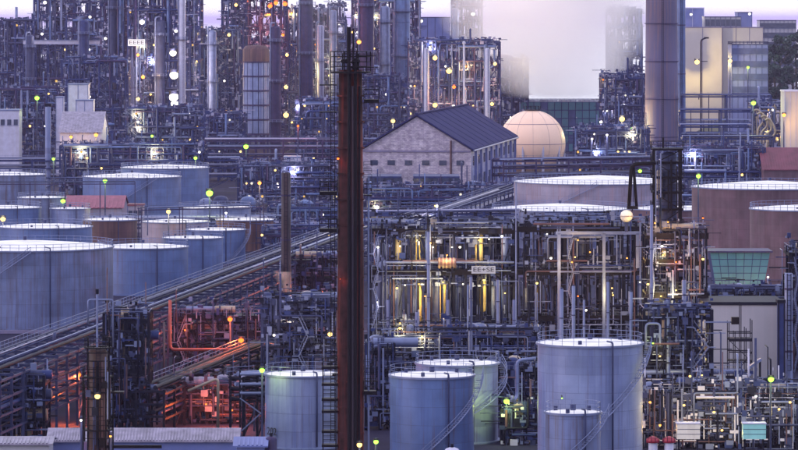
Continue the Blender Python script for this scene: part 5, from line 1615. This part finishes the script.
# pump yard lamps
for i, (px, py, col, lb) in enumerate([(684, 405, "warm", "warm lamp above the cream equipment box"), (650, 402, "amber", "amber lamp in the left of the pump yard"), (714, 412, "warm", "yellow lamp in the middle of the pump yard"),
                                       (722, 430, "warm", "low yellow lamp between the two equipment boxes"), (779, 409, "warm", "yellow lamp under the pale canopy"), (690, 376, "warm", "yellow lamp over the dark platform rack"),
                                       (756, 396, "white", "white lamp over the teal equipment box"), (660, 425, "amber", "amber lamp above the red lidded tanks"), (790, 402, "warm", "warm lamp washing the cream box at the right edge")]):
    lamp(px, py, 535, col, 450, lb, "arm", r=.24)
L(736, 290, 770, "warm", 2200, "yellow lamp shining up on the teal glazed cooling tower", "pole", r=.4)
L(748, 291, 770, "warm", 1600, "second yellow lamp at the foot of the teal glazed cooling tower", "pole", r=.3)
L(783, 293, 770, "warm", 1500, "yellow lamp right of the teal glazed cooling tower", "pole", r=.5)
L(768, 277, 772, "white", 400, "small white lamp on the right side of the teal cooler", "pole", r=.3)

# street lamp before the cream building (701,38..75)
t = thing("street_lamp", "dark hooked street lamp in front of the cream building", "street lamp", (wx(701, 2050), 2050, 0))
pipe([(wx(701, 2050), 2050, 0), at(701, 40, 2050), at(706, 38, 2050)], .45, "steel_dark", t, "pole")
box("lamp_head", at(706.5, 38, 2050), (2.4, 1, .8), "steel_dark", t)
bar("side_arm", at(701, 61.5, 2050), at(707.5, 61.5, 2050), .4, "steel_dark", t)

# ------------------------------------------------------------------ trees on a mound at upper right
mb = MB()
cx, cy = wx(790, 2080), 2080
mb.lathe((cx + 25, cy + 10, 0), [(75, -.2), (62, 6), (45, 13), (25, 17), (.1, 18)], 40)
g = mb.build("hill", "earth"); g["kind"] = "structure"
def tree(px, ytop, Y, wpx, zb, label, seed):
    rr = random.Random(seed)
    cx = wx(px, Y); zt = wz(ytop, Y); rad = wpx * Y / F / 2
    t = thing("broadleaf_tree", label, "tree", (cx, Y, zb), "dark trees on the mound")
    mb = MB(); mb.tube([(cx, Y, zb - 2), (cx + .3, Y, zb + (zt - zb) * .35), (cx - .3, Y, zb + (zt - zb) * .75)], .5, 7)
    for k in range(6):
        a = rr.uniform(0, 6.28); z = zb + (zt - zb) * rr.uniform(.3, .6)
        mb.tube([(cx, Y, z), (cx + rad * .6 * math.cos(a), Y + rad * .6 * math.sin(a), z + rad * .5)], .22, 5)
    mb.build("trunk", "bark", t)
    cl = MB()
    h = (zt - zb)
    clumps = [(rr.uniform(-1, 1) * rad * .75, rr.uniform(-1, 1) * rad * .7, zb + h * rr.uniform(.3, .95)) for _ in range(26)]
    for (dx, dy, cz) in clumps:
        f_ = 1 - abs((cz - zb) / h - .55)
        cr = rad * rr.uniform(.22, .38)
        for _ in range(130):
            u, v = rr.uniform(0, 6.28), math.acos(rr.uniform(-1, 1)); q = cr * rr.uniform(.55, 1.05)
            p = Vector((cx + dx * f_ + q * math.sin(v) * math.cos(u), Y + dy * f_ + q * math.sin(v) * math.sin(u), cz + q * .8 * math.cos(v)))
            s_ = rr.uniform(.35, .9)
            n_ = Vector((rr.uniform(-1, 1), rr.uniform(-1, 1), rr.uniform(-.5, 1))).normalized()
            a = n_.orthogonal().normalized() * s_; b_ = n_.cross(a).normalized() * s_ * .6
            cl.add([p - a, p + b_, p + a, p - b_], [(0, 1, 2, 3)])
    cl.build("crown", "leaf", t)
tree(767, 50, 2060, 26, 12, "dark tree nearest the low hall on the mound", 1)
tree(780, 33, 2090, 30, 15, "tallest dark tree in the middle of the mound", 2)
tree(796, 28, 2100, 28, 14, "dark tree cut by the right edge", 3)
tree(775, 64, 2040, 26, 8, "low rounded dark tree at the foot of the mound", 4)
tree(793, 58, 2040, 30, 8, "second low dark tree at the foot of the mound by the right edge", 5)

# twisted ducts at right (750-785,105-150)
for i in range(4):
    Y = 1322 - i * 1.5
    t = thing("curved_duct", ["topmost curling pale duct by the green lamp near the trees", "second curling pale duct by the green lamp near the trees", "third curling pale duct by the green lamp near the trees", "lowest curling pale duct by the green lamp near the trees"][i], "duct", at(750, 130, Y), "curling ducts")
    pts = [at(752 + i * 4, 112 + i * 3, Y), at(757 + i * 4, 109 + i * 3, Y), at(762 + i * 4, 114 + i * 4, Y), at(764 + i * 4, 122 + i * 4, Y), at(758 + i * 3, 128 + i * 4, Y), (wx(756 + i * 3, Y), Y, 0)]
    mb = MB(); mb.tube(fillet(pts, 3), .38, 8); mb.build("duct_body", "insulation", t)
    ball("flange", pts[0], .55, "steel_mid", t)

# ------------------------------------------------------------------ steam and haze
def vol_mat(name, dens, col, noise=None):
    m = bpy.data.materials.new(name); m.use_nodes = True
    t = m.node_tree; t.nodes.clear()
    out = t.nodes.new("ShaderNodeOutputMaterial"); pv = t.nodes.new("ShaderNodeVolumePrincipled")
    pv.inputs["Color"].default_value = (*col, 1); pv.inputs["Density"].default_value = dens; pv.inputs["Anisotropy"].default_value = 0.0
    t.links.new(pv.outputs[0], out.inputs["Volume"])
    if noise:
        tc = t.nodes.new("ShaderNodeTexCoord")
        # radial falloff in the domain's own coordinates
        sep = t.nodes.new("ShaderNodeSeparateXYZ"); t.links.new(tc.outputs["Object"], sep.inputs[0])
        def math_(op, a, b=None, c=None):
            n = t.nodes.new("ShaderNodeMath"); n.operation = op
            for i_, v in enumerate((a, b, c)):
                if v is None: continue
                if isinstance(v, (int, float)): n.inputs[i_].default_value = v
                else: t.links.new(v, n.inputs[i_])
            return n.outputs[0]
        nz = t.nodes.new("ShaderNodeTexNoise"); nz.inputs["Scale"].default_value = noise["scale"]; nz.inputs["Detail"].default_value = 3
        t.links.new(tc.outputs["Object"], nz.inputs["Vector"])
        x, y, z = sep.outputs
        zn = math_('DIVIDE', z, noise["h"])
        cxn = math_('MULTIPLY', zn, noise["lean"])
        rx = math_('ADD', noise["r0"], math_('MULTIPLY', zn, noise["r1"] - noise["r0"]))
        dx = math_('DIVIDE', math_('SUBTRACT', x, cxn), rx)
        dy = math_('DIVIDE', y, math_('MULTIPLY', rx, noise["fy"]))
        rad = math_('SQRT', math_('ADD', math_('MULTIPLY', dx, dx), math_('MULTIPLY', dy, dy)))
        rad = math_('ADD', rad, math_('MULTIPLY', math_('SUBTRACT', nz.outputs["Fac"], 0.5), noise["amp"]))
        fall = math_('SUBTRACT', 1.0, rad)
        fall = math_('MULTIPLY', fall, noise["sharp"])
        cl = t.nodes.new("ShaderNodeClamp"); t.links.new(fall, cl.inputs[0])
        d_ = math_('MULTIPLY', cl.outputs[0], dens)
        bot = t.nodes.new("ShaderNodeClamp"); t.links.new(math_('DIVIDE', z, 2.5), bot.inputs[0])
        t.links.new(math_('MULTIPLY', d_, bot.outputs[0]), pv.inputs["Density"])
    MATS[name] = m
    return m

def plume(label, px, py, Y, h, r0, r1, lean, dens, fy=.5, scale=.05, amp=.9, sharp=2.2, name="steam_plume", col=(1.0, .985, .995)):
    vol_mat(name + "_vapour", dens, col, dict(scale=scale, h=h, lean=lean, r0=r0, r1=r1, fy=fy, amp=amp, sharp=sharp))
    base = at(px, py, Y)
    mb = MB(); n = 24; nr = 8; vs = []; k_ = 1.6
    for i in range(nr + 1):
        f_ = i / nr; r_ = (r0 + (r1 - r0) * f_) * k_
        for k in range(n):
            a = 2 * math.pi * k / n
            vs.append((lean * f_ + r_ * math.cos(a), r_ * fy * math.sin(a), h * f_))
    fs = [(i * n + k, i * n + (k + 1) % n, (i + 1) * n + (k + 1) % n, (i + 1) * n + k) for i in range(nr) for k in range(n)]
    fs += [tuple(reversed(range(n))), tuple(nr * n + k for k in range(n))]
    mb.add(vs, fs)
    ob = mb.build(name, name + "_vapour")
    ob.location = base
    ob["kind"] = "stuff"
    tag(ob, label, "steam")
    return ob
plume("thick pinkish white steam plume rising above the teal cooling tower", 562, 99, 1744, 74, 24, 78, -6, .20, fy=.36, scale=.028, amp=1.3, sharp=1.25)
plume("thin veil of steam drifting left of the rust chimney top", 335, 92, 1100, 26, 5, 10, -3, .012, name="steam_wisp", sharp=1.0)
plume("little puff of steam by the white lamp left of the chimney", 289, 303, 640, 5, .6, 1.8, -1.0, .25, name="steam_puff", scale=.6, sharp=1.0)

HZ = 0.00003
vol_mat("haze_air", HZ, (0.70, 0.58, 0.95))
mb = MB(); mb.box((0, 60000, 64), (120400, 121200, 134)); g = mb.build("haze", "haze_air"); g["kind"] = "stuff"
print("objects", len(bpy.data.objects), "small lamps", NL[0])
